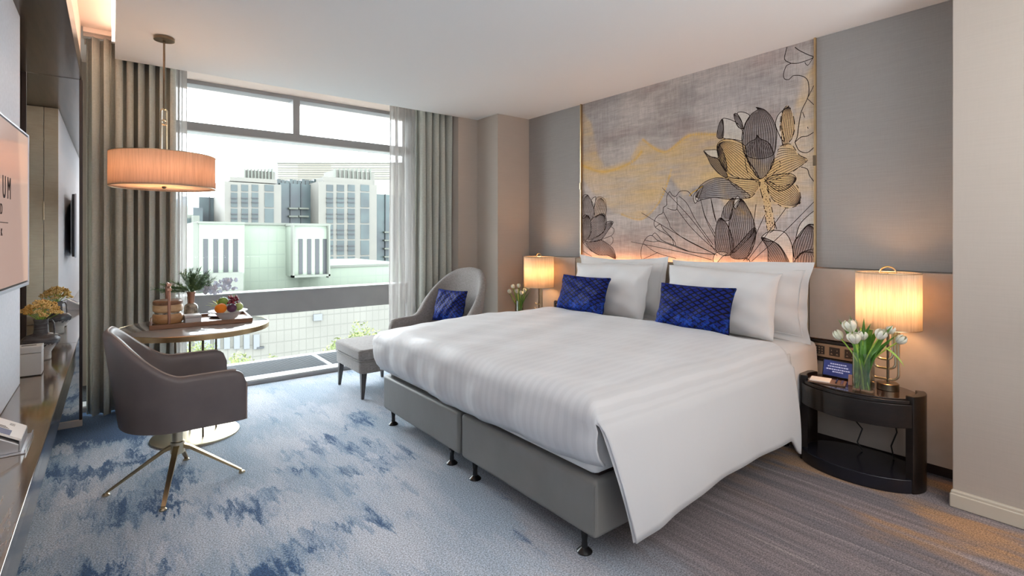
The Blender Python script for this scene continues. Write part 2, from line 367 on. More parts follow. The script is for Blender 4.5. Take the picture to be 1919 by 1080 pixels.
M['copper'] = mat('copper_metal', (.55, .30, .22), .3, 1, col2=(.42, .24, .18), ns=12)
M['mottled'] = mat('mottled_glass', (.10, .085, .065), .15, col2=(.5, .46, .38), ns=35, coat=.4)
M['needle'] = mat('evergreen', (.045, .11, .04), .7, col2=(.17, .27, .11), ns=25)
M['silver'] = cloth_mat('silver_leaf', (.75, .76, .82), .55, 0)
M['orange'] = mat('orange_peel', (.85, .24, .01), .45, bump=.3, bs=260)
M['plum'] = mat('plum_skin', (.05, .012, .045), .3, col2=(.10, .03, .08), ns=9)
M['grape'] = mat('grape_skin', (.30, .035, .05), .2, col2=(.20, .02, .04), ns=20, coat=.3)
M['guava'] = mat('guava_skin', (.15, .27, .03), .4, col2=(.24, .38, .07), ns=20)
M['apple'] = mat('green_apple', (.38, .50, .12), .3, col2=(.48, .56, .2), ns=20)
M['spiky'] = mat('yellow_green_leaf', (.38, .48, .02), .5, col2=(.6, .45, .03), ns=20)
M['cable'] = mat('black_cable', (.01, .01, .01), .4)
M['white_paint'] = mat('white_skirting', (.66, .62, .56), .5)
# exterior
M['x_white'] = tile_mat('white_cladding', (0.1556, 0.1806, 0.1440), (0.1362, 0.1592, 0.1288), .62, 1.0, .10)
M['x_white2'] = mat('white_render', (0.0803, 0.0865, 0.0723), .8)
M['x_beige'] = tile_mat('beige_cladding', (0.1092, 0.1069, 0.0943), (0.0830, 0.0808, 0.0718), .5, .8, .10)
M['x_tower'] = mat('cream_stone', (0.0986, 0.0939, 0.0811), .8, col2=(0.0910, 0.0881, 0.0781), ns=.3)
M['x_glass'] = mat('tower_glass', (0.0208, 0.0272, 0.0288), .35, col2=(0.0336, 0.0472, 0.0472), ns=.25, detail=3, spec=.3)
M['x_glass2'] = mat('dark_curtain_wall', (0.0248, 0.0296, 0.0344), .4, col2=(0.0376, 0.0544, 0.0544), ns=.2, spec=.3)
M['x_slot'] = mat('slot_window', (0.0210, 0.0228, 0.0252), .4, spec=.3)
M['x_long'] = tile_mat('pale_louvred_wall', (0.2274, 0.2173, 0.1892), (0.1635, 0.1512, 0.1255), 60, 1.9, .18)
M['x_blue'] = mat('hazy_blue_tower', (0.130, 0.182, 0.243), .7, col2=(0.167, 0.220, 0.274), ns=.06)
M['x_tree'] = mat('tree_leaf', (0.0558, 0.0794, 0.0167), .8, col2=(0.1209, 0.1395, 0.0422), ns=1.2)
M['silver2'] = mat('vent_grey', (.085, .09, .095), .8)
M['x_bark'] = mat('tree_bark', (.08, .06, .04), .9)
M['x_ground'] = mat('street_asphalt', (.16, .17, .165), .9, col2=(.2, .2, .19), ns=.2)

# ================================================================== ROOM SHELL
CZ = 2.69          # main ceiling
HX = 3.741         # head wall
struct('floor', G().box(-1.2, -3.2, -.12, 4.0, 5.16, 0), M['carpet'], smooth=0)
struct('ceiling', G().box(.017, -3.2, CZ, 4.0, 4.865, 2.9), M['ceil'], smooth=0)
struct('trim_1', G().box(-1.2, -3.2, 2.9, 4.0, 6.3, 3.0), M['cove'], smooth=0)      # raised ceiling over the cove and curtain pocket
WR = struct('wall_right', G().box(HX, .3, 0, 3.95, 4.9, 2.9), M['wall_tex'], smooth=0)
struct('wall_front', G().box(-1.2, -3.3, 0, 4.0, -3.2, 2.9), M['wallpaint'], smooth=0)
struct('trim_2', G().box(3.335, -3.2, 0, 3.95, .668, CZ), M['wall_tex'], bevel=.004)   # near right pier
struct('baseboard_right', G().box(3.315, -3.2, 0, 3.34, .672, .085).box(3.31, -3.2, 0, 3.335, .676, .07), mat('cream_skirting', (.56, .50, .41), .5), bevel=.006)
struct('trim_3', G().box(3.29, 4.465, 0, 3.95, 4.92, CZ), M['wall_tex'], bevel=.003)  # far pier beside the curtain
struct('wall_back', G().box(3.036, 4.86, 0, 3.95, 6.1, 2.9).box(-1.2, 5.9, 0, .05, 6.1, 2.9), M['wall_tex'], smooth=0)
struct('baseboard_back', G().box(3.05, 4.845, 0, 3.29, 4.86, .08).box(3.275, 4.45, 0, 3.29, 4.86, .08), M['white_paint'], bevel=.003)
struct('wall_left', G().box(-1.2, -3.2, 0, -.62, 4.8, 2.9), M['niche'], smooth=0)
struct('trim_9', G().box(-1.2, 4.83, 0, -.5, 5.9, 2.9), M['niche'], smooth=0)

# head wall dressing
fp = struct('fabric_panel', G().box(HX - .012, 3.64, 1.15, HX + .002, 4.463, CZ), M['grey_fabric'], WR, bevel=.002); tag(fp, 'grey fabric panel left of the mural')
fp = struct('fabric_panel', G().box(HX - .012, .668, 1.15, HX + .002, 1.455, CZ), M['grey_fabric'], WR, bevel=.002); tag(fp, 'grey fabric panel right of the mural')

hb = empty('headboard', (3.63, 2.54, .1), 'full-width padded beige headboard panelling behind the bed and nightstands', 'headboard')
def hbb(name, y0, y1, z0, z1, x0, m, bev=.008):
    return obj(name, G().box(x0 - 3.63, y0 - 2.54, z0 - .1, HX - .02 - 3.63, y1 - 2.54, z1 - .1), m, hb, bevel=bev)
def side(ya, yb, sa, sb, lab):
    """padded side panel with a slot (sa..sb) left open for the sockets"""
    g = G()
    for a, b, z0, z1 in ((ya, yb, .075, .548), (ya, yb, .694, 1.145), (ya, sa, .548, .694), (sb, yb, .548, .694)):
        if b - a > .001: g.box(0, a - 2.54, z0 - .1, HX - .02 - 3.63, b - 2.54, z1 - .1)
    tag(obj('side_panel', g, M['headboard'], hb, smooth=0), lab)
side(.675, 1.457, 1.163, 1.457, 'beige panel right of the bed'); side(3.630, 4.46, 3.63, 3.932, 'beige panel left of the bed')
obj('centre_panel', G().box(0, 1.464 - 2.54, 0, .045, 3.623 - 2.54, 1.045), M['headboard2'], hb, bevel=.008)
tag(obj('plinth', G().box(.06, .68 - 2.54, -.1, .09, 4.46 - 2.54, .0), M['frame_dark'], hb, bevel=.003), 'dark recessed plinth')
led = obj('light_strip', G().box(.055, 1.50 - 2.54, 1.012, .08, 3.6 - 2.54, 1.02), M['led'], hb); tag(led, 'warm light strip behind the centre panel')

# socket strips beside the bed
def socket_strip(y0, y1, label, n):
    r = empty('socket_panel', (3.63, (y0 + y1) / 2, .62), label, 'socket')
    w = (y1 - y0) / 2
    obj('surround', G().box(-.012, -w, -.066, .02, w, -.05).box(-.012, -w, .05, .02, w, .066).box(-.012, -w, -.05, .02, -w + .014, .05).box(-.012, w - .024, -.05, .02, w, .05).box(.004, -w, -.05, .02, w, .05), M['socket_frame'], r, bevel=.002)
    obj('cover_plate', G().box(-.004, -w + .016, -.044, .005, w - .027, .044), M['socket_plate'], r, bevel=.002)
    for k in range(n):
        yc = w - .062 - k * .088
        s = obj('socket', G().box(-.008, yc - .03, -.027, 0, yc + .03, .027), M['socket_in'], r, bevel=.002)
        g = G()
        if k == 0:
            for a in (-.017, 0, .017):
                for b in (-.016, 0, .016): g.box(-.010, yc + a - .004, b - .004, -.008, yc + a + .004, b + .004)
        else:
            for a in (-.016, .016): g.add([(-.0095, yc + a - .008, -.018), (-.0095, yc + a + .008, -.018), (-.0095, yc + a, -.008)], [(0, 1, 2)]); g.box(-.0095, yc + a - .002, .004, -.0085, yc + a + .002, .012)
        obj('switch_marks', g, M['socket_plate'], s, smooth=0)
    return r
socket_strip(1.165, 1.457, 'bronze socket panel with three outlets above the right nightstand', 3)
socket_strip(3.632, 3.93, 'bronze socket panel between the far lamp and the bed pillows', 3)

# brass trims either side of the mural
for yy, lab in ((3.637, 'slim brass strip at the left edge of the mural'), (1.458, 'slim brass strip at the right edge of the mural')):
    r = tag(obj('brass_strip', G().box(HX - .03, yy - .006, 1.15, HX, yy + .006, CZ), M['brass'], None, bevel=.002), lab, 'trim')
    obj('bracket', G().box(HX - .036, yy - .010, 1.83, HX - .028, yy + .010, 1.90), M['bronze'], r, bevel=.002)

# ------------------------------------------------------------------ mural
def A(p): return (1280 + .3886 * p[0], 80 + .3889 * p[1])
def B(p): return (1085 + .2961 * p[0], 180 + .2963 * p[1])
def C(p): return (1090 + .1481 * p[0], 340 + .1481 * p[1])
MX = HX - .006
def wall(pts, f=None):
    return [at_x(*(f(p) if f else p), MX) for p in pts]
def catmull(P, closed, step=.012):
    P = [Vector((a, b, 0)) for a, b in P]; n = len(P); out = []
    rng = range(n) if closed else range(n - 1)
    for i in rng:
        if closed: p0, p1, p2, p3 = P[i - 1], P[i], P[(i + 1) % n], P[(i + 2) % n]
        else: p0, p1, p2, p3 = P[max(i - 1, 0)], P[i], P[i + 1], P[min(i + 2, n - 1)]
        k = max(2, int((p2 - p1).length / step))
        for j in range(k):
            t = j / k; t2 = t * t; t3 = t2 * t
            q = .5 * ((2 * p1) + (-p0 + p2) * t + (2 * p0 - 5 * p1 + 4 * p2 - p3) * t2 + (-p0 + 3 * p1 - 3 * p2 + p3) * t3)
            out.append((q.x, q.y))
    if not closed: out.append((P[-1].x, P[-1].y))
    return out
ink = G(); hatch = G(); gold = G()
Y0, Y1, Z0, Z1 = 1.464, 3.631, 1.10, CZ
def inside(y, z): return Y0 + .003 < y < Y1 - .003 and z > 1.11 and z < Z1 - .003
def ribbon(g, pts, w, dash=0, x=None):
    x = x if x is not None else MX - .0012
    n = len(pts); acc = 0
    for i in range(n - 1):
        a, b = pts[i], pts[i + 1]
        dy, dz = b[0] - a[0], b[1] - a[1]; L = math.hypot(dy, dz)
        if L < 1e-6: continue
        acc += L
        if dash and int(acc / dash) % 2: continue
        if not (inside(*a) and inside(*b)): continue
        ny, nz = -dz / L * w / 2, dy / L * w / 2; e = .15 * w / L
        a2 = (a[0] - dy * e, a[1] - dz * e); b2 = (b[0] + dy * e, b[1] + dz * e)
        g.add([(x, a2[0] + ny, a2[1] + nz), (x, a2[0] - ny, a2[1] - nz), (x, b2[0] - ny, b2[1] - nz), (x, b2[0] + ny, b2[1] + nz)], [(0, 1, 2, 3)])
fills = []      # (polygon on the wall, colour, opacity)
DK = (.20, .175, .17); WH = (.60, .56, .50); GR = (.25, .235, .24)
def petal(pts, f, col, base=None, tip=None, nv=9, op=.75, lw=.0046, dash=0, bow=.25):
    poly = catmull(wall(pts, f), True)
    if col: fills.append((poly, col, op))
    ribbon(ink, poly + [poly[0]], lw, dash)
    if base:
        b = Vector((*wall([base], f)[0], 0)); t = Vector((*wall([tip], f)[0], 0)); ax = (t - b); L = ax.length; ax.normalize(); nr = Vector((-ax.y, ax.x, 0))
        lo = min((Vector((*p, 0)) - b).dot(nr) for p in poly); hi = max((Vector((*p, 0)) - b).dot(nr) for p in poly)
        Pn = np.array(poly)
        for k in range(nv):
            s = lerp(lo, hi, (k + .5) / nv)
            seg = []
            for j in range(27):
                u = j / 26 * 1.0; sp = s * math.sin(PI * min(1, .12 + u * .88)) ** .55
                q = b + ax * (u * L) + nr * sp
                if pip(Pn, q.x, q.y): seg.append((q.x, q.y))
                else:
                    if len(seg) > 2: ribbon(hatch, seg, .0034)
                    seg = []
            if len(seg) > 2: ribbon(hatch, seg, .0034)
def pip(P, x, y):
    x0, y0 = P[:, 0], P[:, 1]; x1, y1 = np.roll(x0, -1), np.roll(y0, -1)
    c = ((y0 > y) != (y1 > y)) & (x < (x1 - x0) * (y - y0) / np.where(y1 == y0, 1e-9, y1 - y0) + x0)
    return bool(c.sum() % 2)
def line(pts, f, lw=.0048, dash=0, g=None): ribbon(g or ink, catmull(wall(pts, f), False), lw, dash)
OR = (.66, .44, .19)
# open lotus, upper right
petal([(262, 340), (290, 335), (322, 352), (305, 385), (292, 418), (283, 380)], A, WH)
petal([(245, 345), (262, 345), (283, 380), (288, 415), (270, 410), (256, 388)], A, DK, (286, 415), (247, 345), 5)
petal([(190, 368), (225, 370), (265, 392), (288, 430), (287, 470), (250, 467), (192, 458), (195, 410)], A, WH)
petal([(190, 368), (172, 400), (165, 455), (192, 459), (196, 410)], A, DK, (185, 460), (188, 370), 5)
petal([(288, 500), (284, 450), (300, 390), (330, 345), (362, 322), (352, 312), (395, 325), (430, 365), (450, 420), (450, 470), (435, 540), (360, 560), (300, 540)], A, DK, (368, 590), (357, 314), 15)
petal([(505, 310), (462, 345), (446, 390), (458, 430), (478, 470), (490, 470), (474, 400), (482, 335)], A, WH)
petal([(508, 305), (480, 332), (468, 400), (475, 460), (487, 502), (520, 470), (538, 420), (532, 355)], A, OR, (487, 500), (507, 308), 8, .8, dash=.008)
petal([(400, 660), (420, 600), (450, 540), (470, 500), (520, 490), (560, 540), (600, 565), (560, 600), (500, 640), (440, 662)], A, OR, (395, 662), (600, 563), 12, .7, dash=.008)
petal([(165, 495), (200, 466), (250, 470), (300, 500), (312, 560), (345, 610), (368, 655), (345, 660), (260, 650), (212, 620), (182, 560)], A, OR, (365, 660), (175, 485), 14, .75)
petal([(302, 545), (300, 505), (320, 480), (350, 465), (357, 445), (372, 463), (410, 480), (430, 512), (440, 565), (415, 620), (375, 655), (335, 615)], A, DK, (368, 655), (357, 450), 14)
petal([(300, 540), (330, 600), (368, 657), (415, 620), (440, 560), (470, 590), (400, 665), (350, 668), (310, 620)], A, OR, None, None, 0, .7, dash=.008)
petal([(100, 522), (135, 517), (165, 520), (168, 556), (130, 547)], A, WH)
petal([(100, 522), (130, 548), (168, 560), (205, 618), (213, 652), (172, 630), (137, 590), (118, 552)], A, (.22, .17, .12), (212, 650), (102, 524), 7)
petal([(165, 495), (182, 500), (205, 560), (212, 620), (190, 600), (168, 540)], A, (.30, .22, .12), (210, 618), (167, 498), 5)
petal([(205, 650), (265, 655), (368, 665), (352, 720), (310, 750), (262, 705)], A, OR, (368, 668), (215, 655), 9, .75, dash=.008)
petal([(400, 665), (470, 692), (540, 682), (565, 730), (562, 778), (500, 797), (450, 772), (412, 722)], A, OR, (398, 668), (562, 775), 13, .7, dash=.009)
petal([(400, 662), (450, 637), (520, 632), (546, 660), (500, 706), (450, 712)], A, OR, (400, 665), (544, 655), 9, .75)
petal([(366, 665), (400, 665), (420, 760), (442, 870), (435, 905), (408, 905), (388, 770)], A, OR, None, None, 0, .65, dash=.008)
rnd = random.Random(3)
for k in range(46):
    t = rnd.random(); p = (lerp(384, 424, t) + rnd.uniform(-13, 13), lerp(675, 900, t)); a = wall([p], A)[0]
    if inside(*a): ink.add([(MX - .0013, a[0] - .0035, a[1]), (MX - .0013, a[0], a[1] - .0035), (MX - .0013, a[0] + .0035, a[1]), (MX - .0013, a[0], a[1] + .0035)], [(0, 1, 2, 3)])
# drooping leaf and buds
petal([(60, 742), (82, 692), (130, 660), (190, 652), (250, 682), (290, 710), (322, 745), (230, 755), (150, 747), (92, 757), (70, 765)], A, GR, (300, 735), (62, 745), 11, .8)
petal([(50, 745), (68, 712), (97, 690), (78, 745), (60, 775)], A, WH)
petal([(200, 790), (243, 750), (228, 850), (186, 852), (195, 805)], A, DK, (225, 850), (240, 752), 5)
petal([(280, 755), (315, 800), (338, 850), (345, 905), (300, 962), (242, 1012), (225, 960), (222, 865), (242, 795)], A, DK, (240, 1010), (280, 757), 13)
petal([(262, 738), (276, 760), (252, 802), (246, 772)], A, WH)
petal([(182, 845), (215, 880), (240, 950), (240, 1012), (200, 1027), (160, 1002), (155, 930), (163, 872)], A, DK, (215, 1025), (182, 847), 9)
petal([(345, 892), (346, 960), (312, 1032), (250, 1042), (228, 1018), (270, 970)], A, DK, (228, 1022), (345, 896), 10)
petal([(145, 1052), (156, 1017), (186, 1008), (216, 1016), (190, 1032), (162, 1062)], A, WH)
petal([(378, 940), (410, 912), (450, 905), (492, 916), (520, 960), (531, 1020), (528, 1080), (510, 1072), (480, 1002), (440, 962), (400, 957)], A, WH)
petal([(378, 940), (432, 957), (476, 992), (512, 1080), (420, 1080), (408, 992)], A, DK, (470, 1085), (382, 942), 10)
petal([(545, 942), (562, 880), (600, 837), (640, 812), (640, 870), (600, 882), (562, 932)], A, WH)
petal([(610, 875), (645, 905), (645, 1002), (580, 1012), (542, 1042), (530, 982), (562, 922)], A, DK, (560, 1040), (612, 880), 10)
petal([(535, 1080), (560, 1022), (600, 1002), (645, 1000), (645, 1080)], A, DK, (590, 1090), (600, 1002), 9)
for l in ([(502, 22), (490, 80), (520, 100), (500, 110), (485, 150), (490, 175), (512, 178), (530, 160), (570, 160), (600, 180), (608, 230), (600, 270), (572, 330), (558, 400), (552, 450), (540, 480)],
          [(540, 22), (560, 37), (600, 57), (628, 72), (560, 98), (520, 100)], [(540, 480), (570, 455), (600, 450), (636, 428)], [(540, 480), (560, 520), (600, 530), (636, 500)], [(570, 600), (600, 610), (610, 640), (636, 675)]):
    line(l, A)
for l in ([(628, 72), (602, 110), (588, 95)], [(600, 270), (632, 300)], [(605, 260), (632, 205)], [(305, 1050), (350, 930), (395, 830)], [(310, 1052), (400, 930), (495, 800)], [(330, 1055), (480, 920), (636, 763)], [(85, 755), (110, 850), (155, 940)], [(135, 752), (160, 862)], [(-100, 700), (40, 850), (160, 1010)], [(-200, 820), (0, 940), (165, 1025)], [(-250, 960), (0, 1012), (140, 1048)], [(340, 880), (352, 780)], [(452, 900), (440, 860)]):
    line(l, A, .004)
line([(575, 330), (590, 370), (605, 420)], A, .004, .008)
line([(287, 1055), (305, 1040), (323, 1055), (305, 1070), (287, 1055)], A, .005, .006)
# big curled leaf
for l in ([(400, 1040), (392, 1000), (400, 950), (425, 900), (460, 882), (500, 915), (560, 935), (700, 985), (860, 1003)], [(465, 882), (480, 866), (502, 885), (530, 915), (615, 950), (700, 985)],
          [(612, 950), (605, 920), (560, 878), (510, 850), (480, 825), (478, 790), (500, 757), (530, 740), (535, 705), (555, 690), (555, 640), (575, 605), (588, 625), (610, 637), (625, 620), (640, 603), (680, 600), (700, 612), (715, 635)],
          [(485, 830), (515, 810), (532, 840), (588, 900), (600, 945)]): line(l, B)
for l in ([(560, 710), (590, 720), (620, 715), (620, 640)], [(620, 715), (700, 820), (800, 920), (872, 978)], [(635, 635), (685, 682), (745, 795), (850, 942)], [(535, 735), (570, 802), (587, 840), (680, 912), (862, 1002)], [(770, 655), (800, 762), (862, 872)], [(835, 645), (850, 732), (870, 800)], [(410, 935), (490, 990), (615, 1028)], [(415, 912), (470, 922), (512, 917)], [(400, 1035), (500, 990)]): line(l, B, .004)
line([(700, 632), (720, 610), (745, 595), (785, 570)], B, .009, 0, gold)
# flower at the left edge
petal([(15, 205), (70, 170), (112, 225), (147, 290), (160, 400), (120, 490), (72, 430), (15, 465)], C, GR, (120, 490), (70, 175), 9, .6)
petal([(165, 310), (200, 202), (300, 237), (306, 430), (230, 425), (168, 452)], C, (.42, .28, .16), (180, 450), (250, 215), 8, .5, lw=.003)
petal([(125, 240), (180, 197), (162, 300), (152, 342)], C, WH)
petal([(15, 462), (70, 430), (110, 482), (122, 620), (92, 700), (50, 752), (15, 765)], C, DK, (50, 755), (68, 435), 9, .7)
petal([(310, 522), (400, 517), (335, 622), (240, 742), (110, 757), (270, 652)], C, GR, (110, 757), (400, 520), 9, .7)
petal([(120, 492), (180, 442), (250, 412), (305, 432), (312, 560), (272, 642), (182, 702), (82, 742), (122, 642)], C, DK, (85, 742), (290, 430), 13, .6)
petal([(50, 762), (130, 767), (240, 742), (330, 792), (402, 860), (430, 978), (330, 937), (220, 932), (130, 882), (72, 812)], C, (.20, .15, .14), (50, 762), (428, 975), 11, .7)
for l in ([(370, 575), (410, 602), (405, 652), (370, 690), (240, 742)], [(370, 690), (397, 722), (395, 772), (365, 805)], [(15, 880), (60, 910), (130, 950)], [(30, 790), (130, 890)]): line(l, C, .004)

def mural():
    ny, nz = 340, 250
    ys = np.linspace(Y0, Y1, ny + 1); zs = np.linspace(Z0, Z1, nz + 1)
    YY, ZZ = np.meshgrid(ys, zs, indexing='ij')
    rs = np.random.RandomState(4)
    def vn(fy, fz, seed):                       # smooth value noise
        r = np.random.RandomState(seed); gy, gz = int((Y1 - Y0) * fy) + 3, int((Z1 - Z0) * fz) + 3; T = r.rand(gy, gz)
        u = (YY - Y0) * fy; v = (ZZ - Z0) * fz; i = u.astype(int); j = v.astype(int); a = u - i; b = v - j; a = a * a * (3 - 2 * a); b = b * b * (3 - 2 * b)
        return (T[i, j] * (1 - a) + T[i + 1, j] * a) * (1 - b) + (T[i, j + 1] * (1 - a) + T[i + 1, j + 1] * a) * b
    def pm(P):
        P = np.array(P); c = np.zeros(YY.shape, int)
        for k in range(len(P)):
            x0, y0 = P[k]; x1, y1 = P[(k + 1) % len(P)]
            if y0 == y1: continue
            c += ((y0 > ZZ) != (y1 > ZZ)) & (YY < (x1 - x0) * (ZZ - y0) / (y1 - y0) + x0)
        return (c % 2).astype(float)
    def blur(m, k):
        for _ in range(k):
            p = np.pad(m, 1, mode='edge'); m = (p[:-2, 1:-1] + p[2:, 1:-1] + p[1:-1, :-2] + p[1:-1, 2:] + 2 * m) / 6
        return m
    c1 = np.array((.50, .45, .42)); c2 = np.array((.31, .27, .255)); c3 = np.array((.33, .33, .35)); pk = np.array((.30, .20, .19))
    n = .5 * vn(3, 5, 1) + .3 * vn(7, 16, 2) + .2 * vn(14, 60, 3); n = np.clip((n - .3) / .4, 0, 1)[..., None]
    col = c1 * (1 - n) + c2 * n * .75 + c1 * n * .25
    q = np.clip((vn(2.2, 3, 5) - .45) * 2.2, 0, 1)[..., None] * .6; col = col * (1 - q) + c3 * q
    q = np.clip((vn(3, 9, 6) - .62) * 3, 0, 1)[..., None] * .35; col = col * (1 - q) + pk * q
    th = (.5 * vn(60, 5, 7) + .5 * vn(5, 70, 8) - .5)[..., None]; col = col * (1 + .28 * th)
    # warm gold smoke drifting across
    smoke = [([(1088, 300), (1130, 315), (1180, 300), (1200, 263), (1250, 285), (1290, 250), (1345, 256), (1362, 330), (1330, 345), (1300, 350), (1282, 368), (1255, 330), (1235, 380), (1200, 413), (1150, 398), (1110, 360), (1088, 330)],  .80, 13),
             ([(1088, 205), (1108, 230), (1120, 290), (1135, 315), (1088, 318)], .62, 14),
             ([(1345, 258), (1400, 275), (1430, 310), (1478, 290), (1490, 200), (1505, 150), (1532, 110), (1532, 375), (1500, 365), (1470, 405), (1400, 410), (1360, 395), (1340, 330)], .8, 12),
             ([(1340, 330), (1360, 330), (1366, 380), (1400, 400), (1385, 405), (1350, 375)], .5, 2),
             ([(1300, 250), (1345, 245), (1400, 262), (1440, 330), (1400, 330), (1340, 300)], .6, 10)]
    gc = np.array((.68, .45, .17)); gc2 = np.array((.66, .50, .32))
    stk = np.clip(.62 + 1.5 * (.4 * vn(3.5, 6, 16) + .35 * vn(4, 26, 11) + .25 * vn(9, 50, 12) - .42), .15, 1.25)
    tn = vn(3, 4, 13)[..., None]
    for P, op, k in smoke:
        m = blur(pm(wall(P)), k) * op * stk; m = np.clip(m, 0, .9)[..., None]
        col = col * (1 - m) + (gc * (1 - tn) + gc2 * tn) * m
    edge = [([(1088, 309), (1130, 322), (1180, 306), (1202, 285)], .010), ([(1235, 380), (1250, 345), (1258, 318)], .004), ([(1255, 330), (1236, 378), (1202, 411), (1165, 402)], .006), ([(1205, 262), (1245, 285), (1290, 255), (1340, 252)], .008), ([(1357, 262), (1366, 320), (1358, 360), (1395, 400)], .008)]
    for P, w in edge:
        pts = catmull(wall(P), False, .02); d = np.full(YY.shape, 9.)
        for a in pts: d = np.minimum(d, np.hypot(YY - a[0], ZZ - a[1]))
        m = (np.exp(-(d / (w * 1.5)) ** 2) * .7)[..., None]; col = col * (1 - m) + np.array((.72, .42, .07)) * m
    for P, c, op in fills:
        m = blur(pm(P), 1) * op; m = m * (1 if c == WH else np.clip(.62 + .8 * (vn(24, 7, 15)), .5, 1)); m = m[..., None]
        col = col * (1 - m) + np.array(c) * m
    col = np.clip(col, 0, 1)
    v = np.stack([np.full(YY.shape, MX), YY, ZZ], -1).reshape(-1, 3)
    I, J = np.meshgrid(np.arange(ny), np.arange(nz), indexing='ij'); b = (I * (nz + 1) + J).ravel()
    fcs = np.stack([b, b + 1, b + nz + 2, b + nz + 1], -1)
    me = bpy.data.meshes.new('mural'); nb = len(v)
    # thin canvas: front grid + back and edges
    bx = HX - .0005
    ve = [(bx, Y0, Z0), (bx, Y1, Z0), (bx, Y1, Z1), (bx, Y0, Z1)]
    me.from_pydata(v.tolist() + ve, [], fcs.tolist() + [(nb, nb + 3, nb + 2, nb + 1), (0, nz, nb + 3, nb), (ny * (nz + 1), nb + 1, nb + 2, ny * (nz + 1) + nz)])
    ca = me.color_attributes.new('paint', 'FLOAT_COLOR', 'POINT')
    full = np.ones((nb + 4, 4)); full[:nb, :3] = col.reshape(-1, 3); full[nb:, :3] = .3
    ca.data.foreach_set('color', full.ravel())
    m = mat('mural_print', (.4, .4, .4), .8, spec=.15); q = NB(m); Bd = q.N['Principled BSDF']
    at = q.n('ShaderNodeAttribute', attribute_name='paint'); tc = q.n('ShaderNodeTexCoord')
    mp = q.n('ShaderNodeMapping'); mp.inputs['Scale'].default_value = (1, 12, 260); q.lk(tc.outputs['Object'], mp.inputs[0]); f1 = q.noise(mp.outputs[0], 1, 4, .7)
    mp = q.n('ShaderNodeMapping'); mp.inputs['Scale'].default_value = (1, 240, 14); q.lk(tc.outputs['Object'], mp.inputs[0]); f2 = q.noise(mp.outputs[0], 1, 4, .7)
    f = q.math('ADD', q.math('MULTIPLY', f1, .5), q.math('MULTIPLY', f2, .5))
    q.lk(q.mix(1.0, at.outputs['Color'], q.mix(q.step(.35, .65, f), c4(.80, .78, .77), c4(1.16, 1.15, 1.13)), 'MULTIPLY'), Bd.inputs['Base Color'])
    bp = q.n('ShaderNodeBump'); bp.inputs['Strength'].default_value = .2; bp.inputs['Distance'].default_value = .001; q.lk(f, bp.inputs['Height']); q.lk(bp.outputs[0], Bd.inputs['Normal'])
    me.materials.append(m)
    o = bpy.data.objects.new('mural', me); COL.objects.link(o)
    tag(o, 'large lotus flower mural in grey and gold above the bed', 'mural')
    tag(obj('ink_outline', ink, M['ink'], o, smooth=0), 'black outlines of the lotus drawing'); tag(obj('ink_hatching', hatch, M['ink_hatch'], o, smooth=0), 'fine black vein lines inside the petals')
    tag(obj('gold_outline', gold, M['gold_ink'], o, smooth=0), 'orange leaf edge line')
mural()

# ------------------------------------------------------------------ window
WY = 5.9
w = struct('window_1', G().box(-.05, WY, 2.395, 3.3, WY + .17, 2.487).box(-.05, WY, .525, 3.3, WY + .17, .77).box(-.05, WY, .0, 3.3, WY + .1, .035).box(-.05, WY, 2.86, 3.3, WY + .17, 2.92), M['alu'], bevel=.004)
for nm, a in (('mullion', (1.564, WY, 2.485, 1.637, WY + .19, 2.87)), ('frame_side', (.05, WY, .03, .13, WY + .17, 2.87)), ('frame_side', (2.98, WY, .03, 3.06, WY + .17, 2.87))):
    obj(nm, G().box(*a), M['alu'], w, bevel=.004)
tag(obj('transom_lip', G().box(.05, WY - .012, 2.392, 3.05, WY + .17, 2.404), M['alu_light'], w, bevel=.003), 'pale strip under the transom')
tag(obj('rail_cap', G().box(.05, WY - .012, .768, 3.05, WY + .17, .778), M['alu_light'], w, bevel=.003), 'pale cap on the lower rail')
obj('pane', G().box(.1, WY + .08, .77, 3.0, WY + .088, 2.395), M['glass'], w); obj('pane', G().box(.1, WY + .08, 2.487, 1.564, WY + .088, 2.87), M['glass'], w)
obj('pane', G().box(1.637, WY + .08, 2.487, 3.0, WY + .088, 2.87), M['glass'], w); obj('pane', G().box(.1, WY + .08, .035, 3.0, WY + .088, .525), M['glass'], w)
struct('window_sill', G().box(-.6, 5.15, -.12, 3.04, 5.30, .045), M['alu_light'], bevel=.006)
tr = struct('trim_4', G().box(-.6, 5.30, -.12, 3.04, WY + .02, .012), M['frame_dark'], smooth=0)
for x0, x1 in ((-.5, .72), (.76, 1.745), (1.795, 3.03)):
    g = G()
    for k in range(17): g.box(x0, 5.315 + k * .034, .012, x1, 5.333 + k * .034, .04)
    gr = tag(obj('floor_grille', g, M['grille'], tr, smooth=0), None, None, None, None)
for xx in (.73, 1.752, 1.776): obj('grille_divider', G().box(xx, 5.30, .012, xx + .015, WY, .046), M['alu_light'], tr, bevel=.002)
struct('skirting_below_sill', G().box(-.6, 5.140, 0, 3.04, 5.152, .036), M['alu'], tr, bevel=.002)

